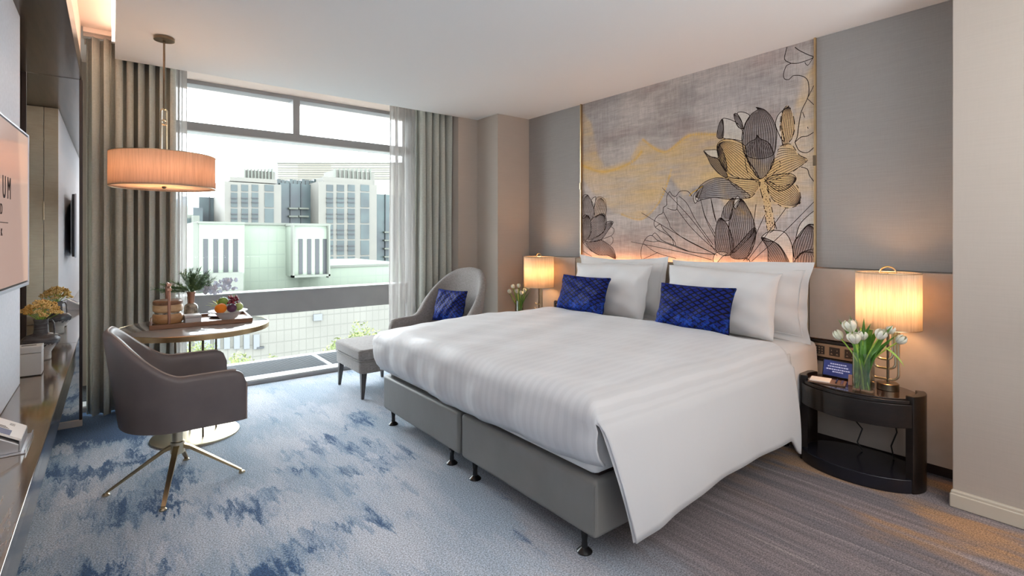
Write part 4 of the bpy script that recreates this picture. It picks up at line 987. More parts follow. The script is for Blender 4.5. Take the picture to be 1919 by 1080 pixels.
# ================================================================== TUB CHAIR (round leather) and lounge chair share one shell builder
def shell(path, top, bot, thick, lean, rise=.0, nz=10, endr=.07):
    """path: list of plan points; returns a padded wall that follows it. top(s), lean(s) over 0..1"""
    n = len(path); L = [0]
    for i in range(1, n): L.append(L[-1] + math.dist(path[i], path[i - 1]))
    tot = L[-1]; prof = []
    ring = []
    for i in range(n):
        s = L[i] / tot; p = Vector((*path[i], 0)); t = Vector((*path[min(i + 1, n - 1)], 0)) - Vector((*path[max(i - 1, 0)], 0)); t.normalize(); nr = Vector((-t.y, t.x, 0))
        zt = top(s); e = min(L[i], tot - L[i])
        th = thick
        if e < endr: k = 1 - e / endr; zt -= endr * (1 - math.sqrt(max(0, 1 - k * k))); th = thick * (.55 + .45 * math.sqrt(max(0, 1 - k * k)))
        row = []
        def pt(o, z):
            f = (z - bot) / max(.01, (top(.5) - bot)); return tuple(p + nr * (o + lean(s) * f) + Vector((0, 0, z)))
        for k in range(nz + 1): row.append(pt(th / 2, lerp(bot, zt - th / 2, k / nz)))                   # outer face going up
        for k in range(1, 6): a = PI * k / 6; row.append(pt(th / 2 * math.cos(a), zt - th / 2 + th / 2 * math.sin(a)))
        for k in range(nz + 1): row.append(pt(-th / 2, lerp(zt - th / 2, bot, k / nz)))
        ring.append(row)
    m = len(ring[0]); v = [q for r in ring for q in r]; f = []
    for i in range(n - 1):
        for k in range(m): k2 = (k + 1) % m; f.append((i * m + k, i * m + k2, (i + 1) * m + k2, (i + 1) * m + k))
    f.append(tuple(range(m - 1, -1, -1))); f.append(tuple((n - 1) * m + k for k in range(m)))
    return G().add(v, f), [(ring[i][nz + 3]) for i in range(n)], [ring[i][0] for i in range(n)], ring
def U_path(hw, xf, xb, n=64, sq=2.3, fhw=None):
    """U-shaped plan, opening towards +X: near arm front -> back -> far arm front"""
    fhw = fhw or hw; P = []
    for k in range(16): t = k / 16; P.append((lerp(xf, 0.02, t), -lerp(fhw, hw, sstep(0, 1, t))))
    for k in range(n + 1):
        a = -PI / 2 - PI * k / n; c, s_ = math.cos(a), math.sin(a)
        P.append((math.copysign(abs(c) ** (2 / sq), c) * (-xb) + .02, math.copysign(abs(s_) ** (2 / sq), s_) * hw))
    for k in range(15, -1, -1): t = k / 16; P.append((lerp(xf, 0.02, t), lerp(fhw, hw, sstep(0, 1, t))))
    return P
tc_ = empty('tub_chair', (.285, 3.36, 0), 'taupe leather tub chair on a brass swivel base beside the round table', 'chair')
P = U_path(.295, .285, -.255)
def ttop(s):
    c = abs(s - .5) * 2; return .650 + .222 * (1 - sstep(.14, .60, c)) - .004
def tlean(s): c = abs(s - .5) * 2; return .055 * (1 - sstep(.1, .9, c)) + .012
g, rim, bot, ring = shell(P, ttop, .375, .052, tlean)
obj('shell', g, M['chair_leather'], tc_, smooth=60)
obj('edge_piping', G().tube([(a[0], a[1], a[2] + .001) for a in rim[3:-3]], .0045, 7), M['chair_pipe'], tc_)
for e_ in (0, -1): obj('end_piping', G().tube([ring[e_][k] for k in range(0, 12)], .004, 6), M['chair_pipe'], tc_)
inner = [(a[0] * .90 + .0, a[1] * .90) for a in P[::2]]
obj('seat_pan', G().prism([(a[0] * .985, a[1] * .985) for a in P[::2]], .372, .40), M['chair_leather'], tc_, bevel=.01)
obj('seat_cushion', G().prism(inner, .39, .475), M['chair_leather'], tc_, bevel=.025, seg=4)
obj('column', G().lathe([(.026, .16), (.026, .37), (.09, .372)], (.0, 0, 0), 24).lathe([(.034, .165), (.034, .225), (.03, .23), (.0, .23)], (0, 0, 0), 24), M['brass_pale'], tc_)
for ex, ey in ((-.011, 3.413), (.197, 3.051), (.579, 3.276), (.35, 3.642)):
    dx, dy = ex - .285, ey - 3.36; L = math.hypot(dx, dy); d = Vector((dx / L, dy / L, 0)); nr = Vector((-d.y, d.x, 0)); R_ = .315; g = G(); v = []
    for r_, z, w, h in ((.02, .205, .016, .022), (.06, .188, .014, .020), (R_, .014, .010, .012)):
        c = d * r_ + Vector((0, 0, z)); v += [c - nr * w + Vector((0, 0, -h / 2)), c + nr * w + Vector((0, 0, -h / 2)), c + nr * w + Vector((0, 0, h / 2)), c - nr * w + Vector((0, 0, h / 2))]
    f = [(0, 3, 2, 1), (8, 9, 10, 11)]
    for L_ in (0, 4): f += [(L_ + k, L_ + (k + 1) % 4, L_ + 4 + (k + 1) % 4, L_ + 4 + k) for k in range(4)]
    leg = obj('leg', g.add(v, f), M['brass'], tc_, bevel=.002)
    obj('glide', G().lathe([(.017, 0), (.017, .006), (.01, .012)], tuple(d * R_), 16), M['brass_pale'], leg)

lc = empty('lounge_chair', (2.56, 4.38, 0), 'high-backed grey tweed lounge chair in the corner by the right curtain', 'armchair', None, PI + .22)
P = U_path(.325, .40, -.235, 64, 2.6, .31)
def ltop(s): c = abs(s - .5) * 2; return .565 + .475 * (1 - sstep(.16, .66, c)) ** 1.25 - .035 * (1 - math.cos(min(1, c / .2) * PI / 2)) * (1 - sstep(.2, .5, c))
def llean(s): c = abs(s - .5) * 2; return .17 * (1 - sstep(.05, .75, c)) + .01
g, rim, bot, ring = shell(P, ltop, .24, .075, llean, nz=14)
obj('shell', g, M['tweed'], lc, smooth=60)
obj('seat_base', G().prism([(a[0] * .97, a[1] * .97) for a in P[::2]], .235, .34), M['tweed'], lc, bevel=.012)
obj('seat_cushion', G().prism([(max(-.2, a[0] * .88), a[1] * .87) for a in P[::2]], .335, .455), M['tweed'], lc, bevel=.03, seg=4)
for lx, ly in ((.33, -.25), (.33, .25), (-.22, -.22), (-.22, .22)):
    obj('leg', G().lathe([(.012, 0), (.022, .24)], (lx, ly, 0), 4), M['legwood'], lc, smooth=0)
cush((2.66, 4.42, .665), .28, .25, 'blue velvet cushion on the grey lounge chair', 15, .40, .32, None, 0)

ot = empty('ottoman', (1.85, 4.40, 0), 'square grey tweed ottoman with dark tapered legs at the bed foot', 'ottoman')
def rrect(a, b, rad, n=6):
    P = []
    for cx, cy, s in ((a - rad, b - rad, 0), (-a + rad, b - rad, 1), (-a + rad, -b + rad, 2), (a - rad, -b + rad, 3)):
        for k in range(n + 1): t = PI / 2 * (s + k / n); P.append((cx + rad * math.cos(t), cy + rad * math.sin(t)))
    return P
obj('base', G().prism(rrect(.235, .305, .045), .215, .315), M['tweed'], ot, bevel=.010, seg=3)
obj('top_cushion', G().prism(rrect(.242, .312, .05), .317, .415), M['tweed'], ot, bevel=.026, seg=4)
obj('piping', G().tube([(*p, .322) for p in rrect(.243, .313, .05)] + [(*rrect(.243, .313, .05)[0], .322)], .004, 6), M['tweed'], ot)
for sx in (-1, 1):
    for sy in (-1, 1):
        x, y = sx * .195, sy * .262; v = [(x + a * .011 + sx * .012, y + b * .011 + sy * .012, 0) for a, b in ((-1, -1), (1, -1), (1, 1), (-1, 1))] + [(x + a * .024, y + b * .024, .217) for a, b in ((-1, -1), (1, -1), (1, 1), (-1, 1))]
        obj('leg', G().add(v, [(0, 3, 2, 1), (4, 5, 6, 7), (0, 1, 5, 4), (1, 2, 6, 5), (2, 3, 7, 6), (3, 0, 4, 7)]), M['legwood'], ot, bevel=.003)

# ================================================================== ROUND TABLE AND WHAT STANDS ON IT
rt = empty('round_table', (.455, 4.10, 0), 'round stone-topped table with brass edge and thin brass rods by the window', 'table')
obj('tabletop', G().lathe([(.424, .728), (.444, .730), (.444, .748), (.440, .750), (0, .750)], (0, 0, 0), 96), M['marble'], rt)
tag(obj('rim', G().lathe([(.430, .716), (.450, .716), (.450, .747), (.445, .7495), (.442, .746), (.442, .72), (.430, .72), (.430, .716)], (0, 0, 0), 96, caps=False), M['brass'], rt), 'brass edge band')
obj('underframe', G().lathe([(.20, .70), (.20, .716), (0, .716)], (0, 0, 0), 48), M['bronze'], rt)
for a in (0.2, 1.77, 3.34, 4.91): obj('rod', G().tube([(.125 * math.cos(a), .125 * math.sin(a), .01), (.125 * math.cos(a), .125 * math.sin(a), .718)], .0065, 10), M['bronze'], rt)
tag(obj('base_plate', G().lathe([(.262, 0), (.262, .010), (.256, .014), (0, .014)], (0, 0, 0), 72), M['brass_pale'], rt), 'polished brass base disc')
TZ = .7505
tr = empty('serving_tray', (.50, 4.22, TZ), 'long dark wooden serving tray on the round table', 'tray', None, 0)
tr.rotation_euler = (0, 0, -.06)
obj('tray_floor', G().box(-.29, -.20, 0, .29, .20, .010), M['traywood'], tr, bevel=.002)
for a in ((-.30, -.21, .30, -.198), (-.30, .198, .30, .21), (-.30, -.198, -.288, .198), (.288, -.198, .30, .198)): obj('tray_side', G().box(a[0], a[1], 0, a[2], a[3], .030), M['traywood'], tr, bevel=.003)
bz = TZ + .0105
bb = empty('tiered_food_box', (.297, 4.15, bz), 'stacked round wooden food boxes with a tall copper handle on the tray', 'box')
obj('base_board', G().lathe([(.088, 0), (.088, .014), (0, .014)], (0, 0, 0), 40), M['bam3'], bb, bevel=.002)
obj('tier', G().lathe([(.078, .015), (.087, .028), (.088, .066), (.082, .078), (0, .078)], (0, 0, 0), 48), M['bam1'], bb)
obj('tier_gap', G().lathe([(.077, .078), (.074, .088), (0, .088)], (0, 0, 0), 48), M['mottled'], bb)
tag(obj('tier', G().lathe([(.076, .088), (.086, .098), (.087, .128), (.083, .138), (0, .138)], (0, 0, 0), 48), M['bam2'], bb), 'paler upper tier')
tag(obj('lid', G().lathe([(.083, .139), (.086, .146), (.085, .160), (.076, .168), (.04, .165), (0, .165)], (0, 0, 0), 48), M['bam3'], bb), 'brown ring lid')
obj('handle', G().tube([(0, -.094, 0), (0, -.094, .235), (0, -.088, .262), (0, -.07, .275), (0, .07, .275), (0, .088, .262), (0, .094, .235), (0, .094, 0)], .0085, 8), M['copper'], bb)
for z in (.245, .275): obj('handle_ferrule', G().box(-.013, -.108 + (z - .245) * .6, z - .010, .013, -.080 + (z - .245) * .6, z + .008), M['copper'], bb, bevel=.002)
nb_ = empty('napkin_box', (.432, 4.13, bz), 'small square pale grey box beside the wooden food boxes', 'box')
obj('box_body', G().box(-.044, -.055, 0, .050, .055, .042), M['boxgrey'], nb_, bevel=.003); obj('box_lid', G().box(-.046, -.057, .043, .052, .057, .058), M['boxgrey'], nb_, bevel=.003)
pl = tag(obj('plate', G().lathe([(.03, 0), (.055, .003), (.098, .014), (.100, .017), (.055, .007), (0, .006)], (0, 0, 0), 48), M['porcelain'], None, loc=(.655, 4.33, bz)), 'shallow white plate behind the fruit bowl', 'plate')
bw = tag(obj('fruit_bowl', G().lathe([(.040, 0), (.042, .004), (.060, .020), (.078, .042), (.082, .052), (.122, .062), (.124, .066), (.080, .058), (.070, .045), (.045, .018), (0, .014)], (0, 0, 0), 64), M['porcelain'], None, smooth=60, loc=(.655, 4.14, bz)), 'wide-rimmed white bowl of fruit on the tray', 'bowl')
BX, BY, BZ = .655, 4.14, bz
def fruit(name, m, lab, dx, dy, dz, r, sz=.95, nub=True, cat='fruit'):
    g = G(); n, k = 24, 14
    prof = [(max(1e-5, math.sin(PI * i / k) * r * (1 + .03 * math.cos(2 * PI * i / k))), -math.cos(PI * i / k) * r * sz * (1 if i < k - 1 else .93)) for i in range(k + 1)]
    g.lathe(prof, (0, 0, 0), n, caps=False)
    o = tag(obj(name, g, M[m], None, smooth=80, loc=(BX + dx, BY + dy, BZ + dz), rot=(random.uniform(-.5, .5), random.uniform(-.5, .2), 0)), lab, cat)
    if nub: obj('stalk', G().lathe([(.003, 0), (.0025, .006), (0, .007)], (0, 0, r * sz * .93), 8), M['leaf'], o)
    return o
fruit('orange', 'orange', 'orange at the front left of the fruit bowl', -.052, -.035, .088, .040, .88)
fruit('plum', 'plum', 'dark purple mangosteen at the front middle of the fruit bowl', .016, -.045, .086, .033)
fruit('guava', 'guava', 'deep green guava on top behind the orange', -.028, .020, .130, .034)
fruit('apple', 'apple', 'pale green apple at the right side of the bowl', .066, -.018, .090, .029)
fruit('pear', 'apple', 'second green fruit low at the back of the bowl', .045, .040, .084, .028)
gb = empty('grape_bunch', (BX + .032, BY + .008, BZ + .125), 'small bunch of red grapes heaped on top of the bowl', 'grapes')
rg = random.Random(21); pts = []
for k in range(400):
    p = Vector((rg.gauss(0, .020), rg.gauss(0, .016), rg.uniform(-.02, .040)))
    if p.length < .045 and all((p - q).length > .0135 for q in pts): pts.append(p)
    if len(pts) >= 34: break
gm = None
for p in pts:
    if gm is None: gm = obj('grape', G().ball((0, 0, 0), .0088, 12, 8), M['grape'], gb, smooth=80, loc=p)
    else: c = gm.copy(); COL.objects.link(c); c.parent = gb; c.location = p
obj('stem', G().tube([(0, 0, 0), (.002, 0, .03), (.008, .004, .052)], .0018, 6), M['stem'], gb)
sp_ = empty('leaf_garnish', (BX - .055, BY + .02, BZ + .10), 'spiky yellow-green leaves sticking out of the bowl to the left', 'leaves')
for k, (a, e, L) in enumerate(((3.3, .15, .085), (3.0, .35, .075), (2.6, .7, .06), (2.2, 1.1, .05), (3.6, .0, .07), (2.9, 1.25, .045))):
    d = Vector((math.cos(a) * math.cos(e), math.sin(a) * math.cos(e), math.sin(e))); sd = d.cross(Vector((0, 0, 1))).normalized()
    obj('leaf', G().grid(lambda u, v: tuple(d * L * u + sd * .009 * math.sin(PI * (.1 + .9 * u)) * (v - .5) * 2 + Vector((0, 0, .012 * u * (1 - u)))), 6, 2), M['spiky'], sp_, solid=.001)

fv = empty('greenery_vase', (.462, 4.46, TZ), 'mottled bottle vase with copper neck behind the food boxes', 'vase')
obj('body', G().lathe([(.036, 0), (.044, .006), (.046, .08), (.040, .098), (.028, .108), (.020, .112)], (0, 0, 0), 32, caps=False), M['mottled'], fv); obj('neck', G().lathe([(.021, .110), (.021, .125), (.026, .175), (.029, .196), (.025, .196), (.019, .13)], (0, 0, 0), 32, caps=False), M['copper'], fv)
eg = empty('evergreen_sprigs', (.462, 4.46, TZ + .10), 'bushy dark evergreen sprigs in the copper-necked vase', 'greenery')
re_ = random.Random(5)
br_ = []
for k in range(34):
    if k < 29: a = re_.uniform(0, 2 * PI); e = re_.uniform(.45, 1.55); L = re_.uniform(.12, .21)
    else: a = PI + re_.uniform(-.35, .25); e = re_.uniform(.15, .45); L = re_.uniform(.17, .24)
    d = Vector((math.cos(a) * math.cos(e), math.sin(a) * math.cos(e) * .7, math.sin(e))); s0 = Vector((0, 0, .09)); br_.append((s0, d, L))
for (s0, d, L) in br_:
    P = [s0 * 0 + Vector((0, 0, 0))] + [s0 + d * L * t + Vector((0, 0, -.02 * t * t)) for t in (0, .25, .5, .75, 1)]
    g = G().tube(P, .0015, 5); n = 0
    for q in range(110):
        t = re_.uniform(.18, 1.05); c = s0 + d * L * t + Vector((0, 0, -.02 * t * t)); v = Vector((re_.gauss(0, 1), re_.gauss(0, 1), re_.gauss(0, 1))).normalized(); dd = (d * .9 + v * .9).normalized()
        w = dd.cross(v).normalized() * .0013; e = c + dd * re_.uniform(.018, .034)
        g.add([c - w, c + w, e + w * .4, e - w * .4, c + v * .0012, e + v * .0006], [(0, 1, 2, 3), (0, 4, 5, 3), (1, 4, 5, 2)])
    o = obj('sprig', g, M['needle'], eg, smooth=0)
sv = empty('silver_leaf_branch', (.50, 4.47, TZ + .19), 'spray of round silver-grey leaves leaning right out of the vase', 'greenery')
for k in range(5):
    a = (-.25, .05, .3, -.5, .15)[k]; e = (.30, .42, .2, .12, .05)[k]; L = (.27, .24, .25, .20, .27)[k]
    d = Vector((math.cos(a) * math.cos(e), math.sin(a) * math.cos(e), math.sin(e))); b_ = obj('twig', G().tube([Vector((-.03, -.01, -.03)), Vector((0, 0, 0)), d * L * .5 + Vector((0, 0, .012)), d * L], .0016, 5), M['silver'], sv)
    for q in range(9):
        t = .25 + .75 * q / 8; c = d * L * t + Vector((re_.uniform(-.012, .012), re_.uniform(-.018, .018), re_.uniform(-.022, .022))); nr = Vector((re_.gauss(0, .6), -1, re_.gauss(0, .6))).normalized(); u = nr.cross(Vector((0, 0, 1))).normalized(); w = nr.cross(u); R_ = re_.uniform(.014, .022)
        obj('leaf', G().add([c + nr * .002] + [c + u * R_ * math.cos(PI * 2 * m / 9) * .85 + w * R_ * math.sin(PI * 2 * m / 9) for m in range(9)], [(0, m + 1, (m + 1) % 9 + 1) for m in range(9)]), M['silver'], b_, smooth=80, solid=.0008)

# ================================================================== PENDANT
pd = empty('pendant_lamp', (.275, 4.14, 1.68), 'wide drum pendant lamp hanging over the round table', 'lamp')
obj('ceiling_canopy', G().lathe([(.060, .988), (.060, 1.006), (.056, 1.010), (0, 1.010)], (0, 0, 0), 40), M['bronze'], pd)
obj('rod', G().tube([(0, 0, .21), (0, 0, .25)], .006, 10).tube([(0, 0, .525), (0, 0, 1.0)], .0065, 10), M['bronze'], pd)
def link_(z0, z1, w, nm):
    R_ = w / 2; P = [(R_ * math.cos(t), 0, z1 - R_ + R_ * math.sin(t)) for t in np.linspace(0, PI, 12)] + [(-R_ * math.cos(t), 0, z0 + R_ - R_ * math.sin(t)) for t in np.linspace(0, PI, 12)]
    P.append(P[0]); M2 = Matrix.Rotation(.35, 3, 'Z'); tag(obj(nm, G().tube([tuple(M2 @ Vector(p)) for p in P], .0058, 8), M['brass_pale'], pd), None)
link_(.425, .53, .036, 'upper_link'); link_(.245, .455, .036, 'lower_link')
obj('shade', G().lathe([(.298, .0), (.298, .218)], (0, 0, 0), 96, caps=False), M['shade_p'], pd, smooth=80, solid=.0015)
for z in (.001, .217): obj('shade_ring', G().tube([(.2985 * math.cos(t), .2985 * math.sin(t), z) for t in np.linspace(0, 2 * PI, 73)], .0025, 6), M['brass_pale'], pd)
obj('diffuser', G().lathe([(.294, .012), (.294, .014), (0, .014)], (0, 0, 0), 64).lathe([(.294, .0118), (0, .0118)], (0, 0, 0), 64, caps=False), M['diffuser'], pd)
obj('diffuser_knob', G().lathe([(0, -.006), (.010, -.002), (.014, .008), (.008, .013)], (0, 0, 0), 16), M['bronze'], pd)
g = G()
for a in (0, 2.1, 4.2): g.tube([(0, 0, .213), (.295 * math.cos(a), .295 * math.sin(a), .213)], .002, 6)
obj('spider', g, M['brass'], pd)
for k, a in enumerate((.6, 2.7, 4.8)):
    obj('bulb', G().ball((.11 * math.cos(a), .11 * math.sin(a), .11), .022, 10, 8), M['bulb'], pd)
    point('pendant_bulb_light', (.275 + .11 * math.cos(a), 4.14 + .11 * math.sin(a), 1.68 + .11), 1.3, (1, .62, .36), .04)

# ================================================================== ON THE CONSOLE
CT = .6005
cv = empty('stoneware_vase', (-.342, 4.25, CT), 'wide-shouldered stoneware vase, pale foot and dark dripping glaze, on the console', 'vase')
n = 64
obj('body', G().lathe([(.045, 0), (.047, .01), (.046, .045), (.062, .075), (.084, .105)], (0, 0, 0), n, caps=True), M['ceramic_w'], cv, smooth=80)
g = G(); rr_ = random.Random(4)
low = [0] * n; k = 0
while k < n: L = rr_.choice((1, 2)); d = rr_.uniform(.0, .022); [low.__setitem__((k + q) % n, d) for q in range(L)]; k += L + 1
prof = [(.0856, .104), (.092, .122), (.090, .134), (.075, .150), (.050, .158), (.040, .162)]
v = []; f = []
for i, (r_, z) in enumerate(prof):
    for k in range(n): a = 2 * PI * k / n; dz = low[k] if i == 0 else 0; v.append(((r_ - dz * .75 + (.0014 if i == 0 else 0)) * math.cos(a), (r_ - dz * .75 + (.0014 if i == 0 else 0)) * math.sin(a), z - dz))
for i in range(len(prof) - 1):
    for k in range(n): f.append((i * n + k, i * n + (k + 1) % n, (i + 1) * n + (k + 1) % n, (i + 1) * n + k))
tag(obj('glazed_shoulder', g.add(v, f), M['ceramic_d'], cv, smooth=60), 'dark glaze with drips')
tag(obj('neck', G().lathe([(.040, .160), (.036, .175), (.034, .225), (.038, .250), (.032, .250), (.030, .20)], (0, 0, 0), 40, caps=False), M['ceramic_d'], cv, smooth=60), 'dark ribbed neck')
obj('handle', G().tube([(.034, 0, .235), (.050, .0, .238), (.058, .0, .22), (.060, .0, .19), (.062, 0, .155)], .0045, 8), M['ceramic_d'], cv)
fl = empty('dried_flowers', (-.342, 4.25, CT + .22), 'bunch of dried yellow flower clusters in the stoneware vase', 'flowers')
rf_ = random.Random(9)
def headlet(c, R_, m):
    g = G()
    for k in range(34):
        d = Vector((rf_.gauss(0, 1), rf_.gauss(0, 1), abs(rf_.gauss(0, 1)) * .8)).normalized(); g.ball(tuple(Vector(c) + d * R_ * rf_.uniform(.6, 1.0)), rf_.uniform(.0035, .006), 6, 4)
    o = obj('flower_head', g, m, fl, smooth=80); tag(o, kind='stuff')
    obj('stalk', G().tube([(0, 0, 0), (c[0] * .4, c[1] * .4, c[2] * .5), c], .0016, 5), M['stem'], o)
for k in range(24):
    a = k * 2.4; R_ = .010 + .078 * math.sqrt(k / 24); headlet((R_ * math.cos(a), R_ * math.sin(a), .125 - 9.5 * R_ * R_ + rf_.uniform(-.008, .012)), .024, M['dry_y'] if k % 4 else M['dry_o'])
tb = empty('tissue_box', (-.352, 3.83, CT), 'square pale lidded box on the console in front of the vase', 'box')
obj('box_body', G().box(-.06, -.06, .004, .05, .05, .122), M['boxgrey'], tb, bevel=.003); obj('lid', G().box(-.061, -.061, .124, .051, .051, .158), M['boxgrey'], tb, bevel=.003)
obj('slot', G().box(-.035, -.012, .1575, .025, .004, .1592), M['dark_metal'], tb); obj('foot_pad', G().box(-.055, -.055, 0, .045, .045, .004), M['dark_metal'], tb)
bh = empty('brochure_stand', (-.30, 2.55, CT), 'small brushed metal stand holding leaflets at the near end of the console', 'stand')
obj('tray_plate', G().box(-.07, -.115, 0, .064, .12, .004).box(.060, -.115, .004, .064, .12, .014), M['chrome'], bh, bevel=.001)
v = [(-.065, -.095, .004), (.045, -.095, .004), (.045, -.095, .030), (-.065, -.095, .100), (-.065, .085, .004), (.045, .085, .004), (.045, .085, .030), (-.065, .085, .100)]
obj('sloping_rest', G().add(v, [(0, 1, 2, 3), (7, 6, 5, 4), (0, 4, 5, 1), (1, 5, 6, 2), (2, 6, 7, 3), (3, 7, 4, 0)]), M['chrome'], bh, bevel=.002)
obj('end_stop', G().box(.045, -.09, .004, .050, .08, .040), M['chrome'], bh, bevel=.001)
lf_ = empty('leaflet', (-.255, 2.55, CT + .036), 'white leaflet with a dark violet near edge lying on the sloping metal stand', 'leaflet'); lf_.rotation_euler = (0, math.atan2(.070, .110), 0)
p = obj('page', G().box(-.13, -.075, 0, .0, .085, .008), M['paper'], lf_, bevel=.0008)
tag(obj('printed_band', G().box(-.129, -.0745, .008, -.035, -.020, .0086), mat('violet_print', (.03, .02, .10), .5), p, smooth=0), 'dark violet printed corner')
g = G()
for k in range(3): g.box(-.10 + k * .0, -.012 + k * .009, .008, -.045 - k * .006, -.009 + k * .009, .0085)
for k in range(3): g.box(-.050, .035 + k * .009, .008, -.034, .037 + k * .009, .0085)
tag(obj('print_lines', g, M['ink_hatch'], p, smooth=0), 'rows of tiny dark print')

# ================================================================== OUTSIDE
def fac(px0, py0, px1, py1, Y):
    x0, z1 = at_y(px0, py0, Y); x1 = at_y(px1, py1, Y)[0]; z0 = at_y(px0, py1, Y)[1]; return x0, z0, x1, z1
def turned(nm, root, px0, py0, px1, py1, D, th, m, zb=None):
    """block whose front faces the hotel squarely, D metres away"""
    z1 = EYE + (HY - py0) / F * D; z0 = zb if zb is not None else EYE + (HY - py1) / F * D; g = G().box((px0 - CX) / F * D, D, z0, (px1 - CX) / F * D, D + th, z1)
    return obj(nm, g.move(Matrix.Translation(-root.location) @ Matrix.Rotation(-YAW, 4, 'Z')), m, root, smooth=0)
def building(name, lab, cat='building'):
    return empty(name, (0, 40, -22), lab, cat)
def blk(nm, root, px0, py0, px1, py1, Y, D, m, zb=None, lab=None):
    x0, z0, x1, z1 = fac(px0, py0, px1, py1, Y)
    if zb is not None: z0 = zb
    r = root.location; o = obj(nm, G().box(x0 - r.x, Y - r.y, z0 - r.z, x1 - r.x, Y + D - r.y, z1 - r.z), m, root, smooth=0)
    if lab: tag(o, lab)
    return o
struct('ground', G().box(-150, 8, -22.2, 500, 700, -22), M['x_ground'], smooth=0)
YB = 40
b = building('white_hall', 'low white panelled building with two blocks of four tall slot windows, nearest outside')
blk('centre_wall', b, 440, 421, 560, 700, YB + 2, 14, M['x_white'], -22)
blk('left_block', b, 372, 417, 458, 515, YB, 12, M['x_white'])
blk('lower_wall', b, 330, 514, 458, 700, YB + .6, 12, M['x_white'], -22)
blk('parapet', b, 371, 415, 459, 419, YB - .15, 12.2, M['x_white2']); blk('parapet', b, 458, 417, 550, 421, YB + 1.85, 12, M['x_white2']); blk('parapet', b, 548, 418.5, 620, 423, YB - .15, 12.2, M['x_white2'])
blk('side_wall', b, 362, 417, 372.5, 700, YB, 12, M['x_white2'], -22)
blk('terrace_block', b, 398, 514, 456, 550, YB - 1.5, 3, M['x_white2'])
blk('right_block', b, 549, 420, 619, 519, YB, 10, M['x_white']); 
blk('right_wall', b, 545, 500, 760, 700, YB + 2.2, 12, M['x_white'], -22); blk('coping', b, 619, 498, 760, 502, YB + 2.1, 1, M['x_white2'])
for px in (381, 400, 419, 437): blk('slot_window', b, px, 448, px + 9, 515, YB - .06, .3, M['x_slot'])
for px in (560, 576, 591, 605.5): blk('slot_window', b, px, 448, px + 7.5, 514, YB - .06, .3, M['x_slot'])
for px in (549, 616): blk('block_fin', b, px, 423, px + 3, 521, YB - .5, .6, M['x_white2'])
blk('block_fin', b, 549, 517, 619, 521, YB - .5, .6, M['x_white2'])
b = building('podium', 'pale tiled podium wall below the window rail, with a small square vent')
blk('wall', b, 200, 566, 1000, 700, 38.2, 1.2, M['x_beige'], -22)
blk('coping', b, 200, 564, 1000, 568, 38.1, 1.4, M['x_white2'])
blk('vent_window', b, 588, 590, 604, 602, 38.05, .3, M['silver2'])
blk('wall_slot', b, 481, 651, 495, 655, 38.05, .3, M['x_slot'])
for k in range(8): blk('louvre_window', b, 346 + k * 18.5, 628, 357 + k * 18.5, 655, 38.06, .3, M['silver2'])
# twin towers
def tower(px0, px1, lab, cols, last, crown, sh=0):
    b = building('stone_tower', lab); b['group'] = 'cream stone towers'; Y = 100
    blk('shaft', b, px0, 340, px1, 560, Y, 12, M['x_tower'], -22)
    zt = EYE + 9.5 * Y / 96; blk('crown', b, crown[0], 318, crown[1], 340, Y + 4, 7, M['x_tower'], zt); blk('crown_step', b, px0 + 10, 331, px1 - 8, 341, Y + 1, 10, M['x_tower'], zt)
    for k in range(9): blk('crown_fin', b, crown[0] + (crown[1] - crown[0]) * k / 9, 316, crown[0] + (crown[1] - crown[0]) * k / 9 + 2, 332, Y + 3.5, 1, M['x_white2'], zt)
    for (a, c) in cols + [last]:
        y = 346
        for r_, h in enumerate((12, 27, 27, 27, 27, 27)):
            wdw = blk('window', b, a + sh, y, c + sh, y + h, Y - .1, .6, M['x_glass'])
            if (a, c) != last and h > 20:
                rr = b.location
                for q in (.33, .62):
                    x0, z0, x1, z1 = fac(a + sh, y + h * q, c + sh, y + h * q + 2.2, Y - .35); obj('balcony_rail', G().box(x0 - rr.x, Y - .35 - rr.y, z0 - rr.z, x1 - rr.x, Y - .12 - rr.y, z1 - rr.z), M['x_slot'], wdw, smooth=0)
            y += h + 3
            if y > 520: break
    return b
tower(421, 527, 'left cream stone tower with rows of balcony windows', [(433, 445), (452.5, 465), (472, 484)], (496, 513), (458, 516))
tower(597, 706, 'right cream stone tower with rows of balcony windows', [(612, 624.5), (631.5, 645), (652, 665)], (676, 692), (628, 702))
b = building('glass_link_building', 'dark glazed block with white balcony slabs between the two stone towers')
blk('curtain_wall', b, 525, 343, 599, 560, 105, 6, M['x_glass2'], -22)
for px in (544, 564, 583): blk('mullion', b, px, 343, px + 1.2, 420, 104.7, .4, M['x_slot'])
for py in (389, 404): blk('balcony_slab', b, 542, py, 559, py + 3, 104, 1.2, M['x_white2']); blk('balcony_slab', b, 561, py, 579, py + 3, 104, 1.2, M['x_white2'])
for k in range(11): blk('roof_planting', b, 520 + k * 7.6, 336 + (k % 3), 526 + k * 7.6, 343.5, 106, 2, M['x_glass'], EYE + 9)
b = building('glass_wing_building', 'dark glazed wing with white balcony slabs right of the right stone tower')
blk('curtain_wall', b, 704, 364, 800, 560, 106, 18, M['x_glass2'], -22)
for px in (722, 740): blk('mullion', b, px, 364, px + 1.2, 500, 105.7, .4, M['x_slot'])
for py in (434, 449.5, 465, 480.5, 496): blk('balcony_slab', b, 721, py, 733, py + 2.6, 105, 1.2, M['x_white2'])
b = building('left_glass_building', 'dark glazed block left of the left stone tower')
blk('curtain_wall', b, 373, 369, 422, 560, 112, 16, M['x_glass2'], -22); blk('lower_wing', b, 362, 389, 380, 560, 104, 10, M['x_glass2'], -22)
for px in (392, 412): blk('mullion', b, px, 366, px + 1.2, 420, 111.7, .4, M['x_slot'])
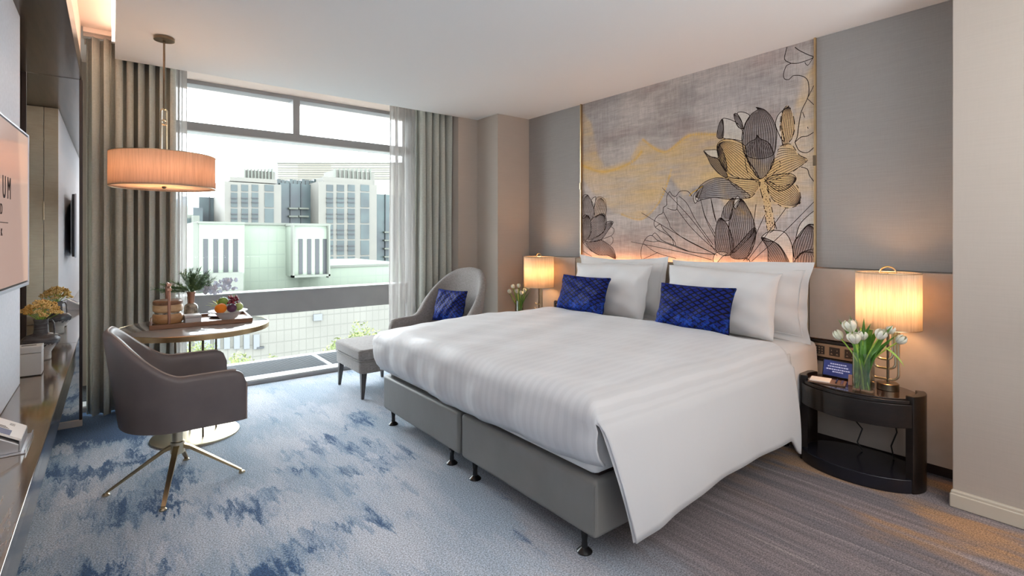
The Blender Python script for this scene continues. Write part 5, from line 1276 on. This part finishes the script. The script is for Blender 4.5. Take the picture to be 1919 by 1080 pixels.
b = building('green_window_building', 'white building with green window bands at the far left of the view')
blk('wall', b, 335, 402, 362, 560, 70, 10, M['x_white2'], -22); blk('upper_wall', b, 335, 385, 352, 403, 72, 8, M['x_white2']); blk('stair_block', b, 362, 404, 374, 430, 68, 6, M['x_white2'])
for py in (409, 423, 438, 453, 468, 483): blk('window_band', b, 336, py, 361, py + 10, 69.9, .3, M['x_glass'])
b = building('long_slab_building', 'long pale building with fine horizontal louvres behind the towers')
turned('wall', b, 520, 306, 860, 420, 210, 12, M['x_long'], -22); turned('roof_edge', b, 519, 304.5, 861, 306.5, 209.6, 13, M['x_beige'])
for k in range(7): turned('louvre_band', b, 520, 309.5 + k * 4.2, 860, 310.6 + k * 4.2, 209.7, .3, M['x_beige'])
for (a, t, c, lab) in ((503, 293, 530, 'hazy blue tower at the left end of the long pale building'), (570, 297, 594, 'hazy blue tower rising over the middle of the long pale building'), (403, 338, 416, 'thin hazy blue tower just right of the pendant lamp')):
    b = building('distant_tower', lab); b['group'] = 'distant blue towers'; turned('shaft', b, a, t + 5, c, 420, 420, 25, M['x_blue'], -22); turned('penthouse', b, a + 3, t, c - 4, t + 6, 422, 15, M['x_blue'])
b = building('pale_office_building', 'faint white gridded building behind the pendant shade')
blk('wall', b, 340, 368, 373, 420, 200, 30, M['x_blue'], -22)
# trees
def tree(px, py, w, Y, seed, lab):
    x, z = at_y(px, py, Y); R_ = w / 960 * Y * .55; r = empty('tree', (x, Y, -22), lab, 'tree', 'trees below the window'); q = random.Random(seed); zc = z - R_ * .8 + 22
    obj('trunk', G().tube([(0, 0, 0), (.1, .1, zc * .5), (0, 0, zc)], [.35, .25, .15], 8), M['x_bark'], r)
    g = G(); cl = [Vector((q.gauss(0, .42) * R_, q.gauss(0, .35) * R_, zc + q.gauss(0, .28) * R_)) for _ in range(26)]
    for c in cl:
        for k in range(90):
            d = Vector((q.gauss(0, 1), q.gauss(0, 1), q.gauss(0, 1))).normalized(); p = c + d * R_ * .33 * q.uniform(.6, 1.05); u = Vector((q.gauss(0, 1), q.gauss(0, 1), q.gauss(0, 1))).normalized(); w_ = d.cross(u); s_ = R_ * q.uniform(.045, .08)
            g.add([p - u * s_, p + w_ * s_ * .5, p + u * s_, p - w_ * s_ * .5], [(0, 1, 2, 3)])
    tag(obj('foliage', g, M['x_tree'], r, smooth=0), kind='stuff')
tree(665, 612, 105, 24, 1, 'round yellow-green tree behind the ottoman'); tree(730, 616, 70, 25, 2, 'green tree beside the right sheer curtain, partly hidden'); tree(455, 656, 95, 22, 3, 'low yellow-green tree behind the tub chair arm'); tree(372, 640, 60, 22, 4, 'small green tree seen under the round table')
